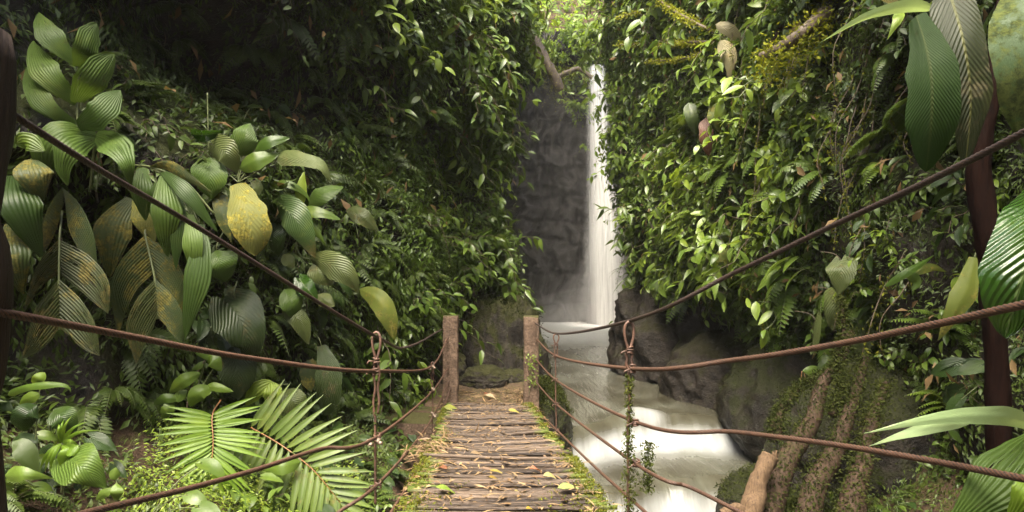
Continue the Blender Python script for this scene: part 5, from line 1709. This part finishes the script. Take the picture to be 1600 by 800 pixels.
plants(GL, NL, 150, lambda px, py, p: inf(px, py) * lgreen(px, py) * sm(520, 700, px) * (px < 850) * (p[:, 1] < 11.8) * (.2 + clump(p, 1.3, 49)), [('sprig_mid', 4), ('sprig_long', 2), ('whorl', 1.5), ('sprig_bright', 1)], 'leafy_shrub', 'leafy shrub sprouting from the left cliff above the concrete posts', 'shrub', 'shrubs on the left cliff', s=(.8, 1.5))
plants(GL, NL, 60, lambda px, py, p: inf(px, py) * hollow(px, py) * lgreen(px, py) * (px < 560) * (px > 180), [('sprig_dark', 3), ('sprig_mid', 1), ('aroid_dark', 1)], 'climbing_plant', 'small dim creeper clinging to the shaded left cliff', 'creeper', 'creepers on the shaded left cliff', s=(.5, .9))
plants(GR, NR, 130, lambda px, py, p: inf(px, py) * rgreen(px, py) * (px > 935) * (px < 1280) * (py < 460) * (p[:, 1] < 16.3) * (.3 + clump(p, 1.0, 59)), [('sprig_mid', 2), ('sprig_long', 3), ('whorl', 1), ('sprig_bright', 2.5), ('whorl_bright', .7), ('aroid', 1.2), ('strap', .7)], 'leafy_shrub', 'leafy shrub on the tall cliff between the waterfall and the mossy twigs', 'shrub', 'shrubs on the cliff beside the waterfall', s=(1.2, 2.0))
plants(GR, NR, 95, lambda px, py, p: box_(px, py, 1040, 1270, 130, 450) * (.3 + clump(p, 1.4, 69)), [('sprig_bright', 4), ('whorl_bright', 3), ('aroid', 1.2), ('fern_bright', 1)], 'broadleaf_shrub', 'bright broad leaved shrub on the cliff above the long right cable', 'shrub', 'bright shrubs on the right cliff', s=(1.1, 1.9))
plants(GR, NR, 130, lambda px, py, p: box_(px, py, 1230, 1640, -40, 660) * rgreen(px, py), [('sprig_dark', 2), ('sprig_mid', 2), ('aroid_dark', 1), ('sprig_bright', .6)], 'climbing_plant', 'small creeper on the shaded right cliff behind the big hanging leaves', 'creeper', 'creepers on the shaded right cliff', s=(.6, 1.2))
plants(GL, NL, 45, lambda px, py, p: (px > 760) * (px < 960) * (py < 130) * (p[:, 1] > 13) * (p[:, 2] > 5.5) * 1., [('bush', 1)], 'bush', 'bush overhanging the dark rock wall left of the waterfall', 'bush', 'bushes over the rock wall', s=(.6, 1.0))
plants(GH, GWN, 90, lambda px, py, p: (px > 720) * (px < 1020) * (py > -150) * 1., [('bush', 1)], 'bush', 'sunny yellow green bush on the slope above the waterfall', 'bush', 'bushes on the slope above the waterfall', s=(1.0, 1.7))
plants(GR, NR, 50, lambda px, py, p: (p[:, 1] > 15.5) * (px > 890) * (px < 1000) * (py < 320) * 1., [('bush', 1), ('sprig_long', 1), ('sprig_bright', 1)], 'bush', 'leafy bush on the cliff edge in front of the waterfall', 'bush', 'bushes at the edge of the waterfall', s=(.5, .9))

WN = norm(np.stack([0 * GW[..., 0], -1 + 0 * GW[..., 0], .25 + 0 * GW[..., 0]], -1))
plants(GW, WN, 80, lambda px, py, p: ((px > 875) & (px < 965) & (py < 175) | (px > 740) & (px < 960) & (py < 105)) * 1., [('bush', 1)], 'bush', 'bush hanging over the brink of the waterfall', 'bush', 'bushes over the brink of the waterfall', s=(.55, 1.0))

for px, py, d_, z_ in ((928, 62, 18, .8), (940, 100, 18, .75), (926, 132, 17.5, .6), (942, 150, 17, .7), (930, 176, 17, .45), (944, 205, 16.6, .45), (938, 235, 16.3, .35), (905, 235, 17, .22), (950, 40, 18, .9), (915, 95, 19, .5)):
    inst('bush', 'bush' if rng.random() < .6 else 'sprig_long', P(px + 8, py - 8, d_), (-.8, -.6, 0), z_ * (1 if d_ else 1), 'leafy bush on the cliff edge in front of the waterfall', 'bush', 'bushes at the edge of the waterfall')

# --- on the banks
GG = np.stack([X * 0], 0)
gx, gy = np.meshgrid(np.arange(-3.2, 4.6, .06), np.arange(1.4, 9.5, .06), indexing='ij')
GG = np.stack([gx, gy, groundz(gx, gy)], -1)
NG = norm(np.cross(np.gradient(GG, axis=0), np.gradient(GG, axis=1)))
NG = NG * np.sign(NG[..., 2:3])
NUP = norm(NG * .3 + np.array((0, -.55, .55)))
lbank = lambda px, py, p: inf(px, py) * (p[:, 0] < xl(p[:, 1]) - .42) * (p[:, 2] > -2.6) * (p[:, 1] < 7.4)
rbank = lambda px, py, p: inf(px, py) * (p[:, 0] > 2.1) * (p[:, 2] > -2.5) * (px > 1290)
carpet('ground_cover', GG, NUP, 20000, lambda px, py, p: lbank(px, py, p) * (.5 + .5 * clump(p, 1.5, 79)) * (1 - .8 * box_(px, py, 190, 265, 620, 715)), [T1, T2], (.025, .065), M['fern'], 'low leaves covering the soil of the left bank', .10, .2)
carpet('ground_cover', GG, NUP, 9000, lambda px, py, p: lbank(px, py, p) * (box_(px, py, 200, 560, 745, 900, 18) + .6 * box_(px, py, 240, 300, 660, 740, 15)), [T1], (.016, .038), M['yellow'], 'bright lime ground cover under the sunlit palm frond', .16, -.2)
carpet('ground_cover', GG, NUP, 7000, lambda px, py, p: rbank(px, py, p) * (.3 + .7 * clump(p, 1.5, 89)), [T1, T2], (.025, .06), M['fern'], 'low leaves covering the soil of the right bank', .10, .2)
plants(GG, NUP, 35, lambda px, py, p: lbank(px, py, p) * (1 - .9 * box_(px, py, 130, 290, 600, 730)), [('fern', 2), ('fern_big', 1), ('fern_dark', 1)], 'fern', 'fern growing on the left bank under the cables', 'fern', 'ferns on the left bank', s=(.45, .9))
plants(GG, NUP, 100, lambda px, py, p: lbank(px, py, p) * (1 - .9 * box_(px, py, 130, 290, 600, 730)), [('sprig_mid', 3), ('aroid', 1), ('aroid_dark', 2), ('whorl', 1), ('sprig_dark', 1)], 'undergrowth_plant', 'small broad leaved plant on the left bank beside the footbridge', 'plant', 'small plants on the left bank', s=(.45, .85))
plants(GG, NUP, 45, rbank, [('sprig_mid', 2), ('aroid', 1), ('aroid_dark', 1), ('fern', 1), ('strap', .5)], 'undergrowth_plant', 'small plant on the right bank among the mossy roots', 'plant', 'small plants on the right bank', s=(.45, .85))
carpet('moss', GG, NUP, 14000, lambda px, py, p: inf(px, py) * (p[:, 0] > 2.2) * (p[:, 2] > -2.75) * (px > 1060) * (.35 + .65 * clump(p, 2.2, 99)), [T1], (.012, .034), M['mossdark'], 'dark moss on the wet soil of the right bank', .04, .1)
# little vine on the right concrete post
p = empty('post_vine', (pr[0] + .06, 7.6, -1.0), 'small leafy vine climbing the right concrete post', 'vine')
mb = MB()
for k in range(70):
    b = P(829 + rng.normal(3, 6), rng.uniform(556, 606), 7.6)
    put(mb, leaf(.035 * rng.uniform(.6, 1.2), .018, 3, 2, 'oval', .3, .5), b, rng.normal(0, 1, 3), np.array((0, -1, .5)) + rng.normal(0, .3, 3), 1, rng.random())
mb.build('leaves', M['bright'], parent=p)
C = catmull(np.array([P(826, 618, 7.61), P(830, 590, 7.6), P(826, 556, 7.61)]), 12)
mb = MB()
mb.add(*tube(C, .003, 5))
mb.build('stem', M['stem'], parent=p)

# hanging vines and aerial roots in front of both walls
def hangers(G, Nn, n, mask, label, group, m='mossdark'):
    p, nn = sample(G, Nn, n, mask)
    for a, b in zip(p, nn):
        L = rng.uniform(.5, 1.6)
        t = np.linspace(0, 1, 14)
        C = a + b * (.05 + .35 * np.sin(t * 1.6))[:, None] + np.stack([.08 * vn(np.stack([t * 3, t * 0 + a[1] * 9, t * 0], -1), 5), .08 * vn(np.stack([t * 3, t * 0 + a[2] * 9, t * 0 + 5], -1), 6), -L * t], -1)
        e = empty('hanging_vine', a, label, 'vine', group)
        mb = MB()
        mb.add(*tube(C, np.linspace(.008, .003, 14), 5))
        mb.build('stem', M['twig'], parent=e)
        k = int(L * 60)
        i = rng.integers(1, 14, k)
        mb = MB()
        scatter(mb, T1, C[i] + rng.normal(0, .02, (k, 3)), rng.normal(0, 1, (k, 3)) - np.array((0, 0, 1.)), rng.normal(0, 1, (k, 3)), rng.uniform(.025, .06, k), rng.random(k))
        mb.build('leaves', M[m], parent=e)


hangers(GR, NR, 45, lambda px, py, p: box_(px, py, 1160, 1560, -60, 420), 'mossy vine hanging straight down over the right cliff', 'vines hanging over the right cliff', 'moss')
hangers(GL, NL, 30, lambda px, py, p: box_(px, py, 380, 800, -60, 330), 'thin mossy vine hanging down the left cliff', 'vines hanging down the left cliff', 'mossdark')
hangers(GR, NR, 20, lambda px, py, p: box_(px, py, 950, 1160, 60, 400), 'leafy vine hanging on the cliff beside the waterfall', 'vines hanging beside the waterfall', 'mid')
# moss and tiny leaves growing on the rocks of the far bank
for o in [q for q in COL.objects if q.name.startswith(('mossy_rock', 'root')) and q.type == 'MESH']:
    n = len(o.data.vertices)
    co = np.zeros(n * 3); o.data.vertices.foreach_get('co', co)
    no = np.zeros(n * 3); o.data.vertices.foreach_get('normal', no)
    co, no = co.reshape(-1, 3) + np.array(o.location), no.reshape(-1, 3)
    w_ = sm(.0, .7, no[:, 2] + .6 * fbm(co * 3, 3, 17)) * (co[:, 2] > -2.55)
    nn_ = 3200 if o.name.startswith('root') else 15000
    i = rng.choice(n, nn_, p=w_ / w_.sum())
    B = co[i] + rng.normal(0, .025, (nn_, 3))
    mb = MB()
    scatter(mb, T1, B, rng.normal(0, .7, (nn_, 3)) + no[i] - np.array((0, 0, .4)), no[i] + rng.normal(0, .5, (nn_, 3)), rng.uniform(.012, .042, nn_), rng.random(nn_))
    mo = mb.build('moss', M['mossrock'], loc=o.location)
    mo.parent = o
    mo.location = (0, 0, 0)
    mo['kind'] = 'stuff'
# ------------------------------------------------------------------ unseen trees, added over the gorge to shade its sides
def tree(c, r, n, foot, label, ls=(.14, .3)):
    e = empty('tree', foot, label, 'tree')
    c = np.array(c, float)
    foot = np.array(foot, float)
    mid = (foot + c) / 2 + np.array((0, 0, r * .4))
    mb = MB()
    C = catmull(np.array([foot, mid, c]), 30)
    mb.add(*tube(C, np.linspace(.2, .08, 30), 12))
    mb.build('trunk', M['bark'], parent=e)
    lb, mb = MB(), MB()
    for k in range(26):
        t = c + norm(rng.normal(0, 1, 3)) * r * rng.uniform(.5, .95) * np.array((1, 1, .45))
        C = catmull(np.array([c - (0, 0, .1), (c + t) / 2 + rng.normal(0, .12, 3), t]), 12)
        lb.add(*tube(C, np.linspace(.05, .012, 12), 6))
        m = n // 26
        B = t + rng.normal(0, 1, (m, 3)) * r * .22 * np.array((1, 1, .5))
        scatter(mb, T1, B, rng.normal(0, 1, (m, 3)) - np.array((0, 0, .5)), rng.normal(0, .5, (m, 3)) + np.array((0, 0, 1)), rng.uniform(*ls, m), rng.random(m))
    lb.build('limb', M['bark'], parent=e)
    mb.build('crown', M['mid'], parent=e)


tree((3.0, 3.0, 6.2), 2.6, 5200, (5.2, 3.2, 5.6), 'unseen leafy tree leaning over the gorge from the top of the right cliff')
tree((.9, -1.6, 4.4), 1.9, 2200, (3.9, -2.2, 3.0), 'unseen leafy tree arching over the near end of the footbridge')
tree((2.2, 23.5, 15.5), 5.0, 3600, (-6.5, 25, 10.5), 'large unseen leafy tree spreading shade over the gorge above the waterfall', (.3, .55))
tree((-3.6, 5.8, 7.2), 1.5, 2000, (-4.6, 6.6, 5.6), 'unseen leafy tree leaning over the gorge from the top of the left cliff')

# ------------------------------------------------------------------ the damp air of the gorge
HZ = volmat('damp_air', .0006, (.93, .95, .95), .3)
mb = MB()
V, Q = box((2, 18.9, 11.0), (60, 58.2, 32.2))
mb.add(V, Q)
mb.build('haze', HZ, smooth=False, kind='stuff', label='damp haze filling the gorge')
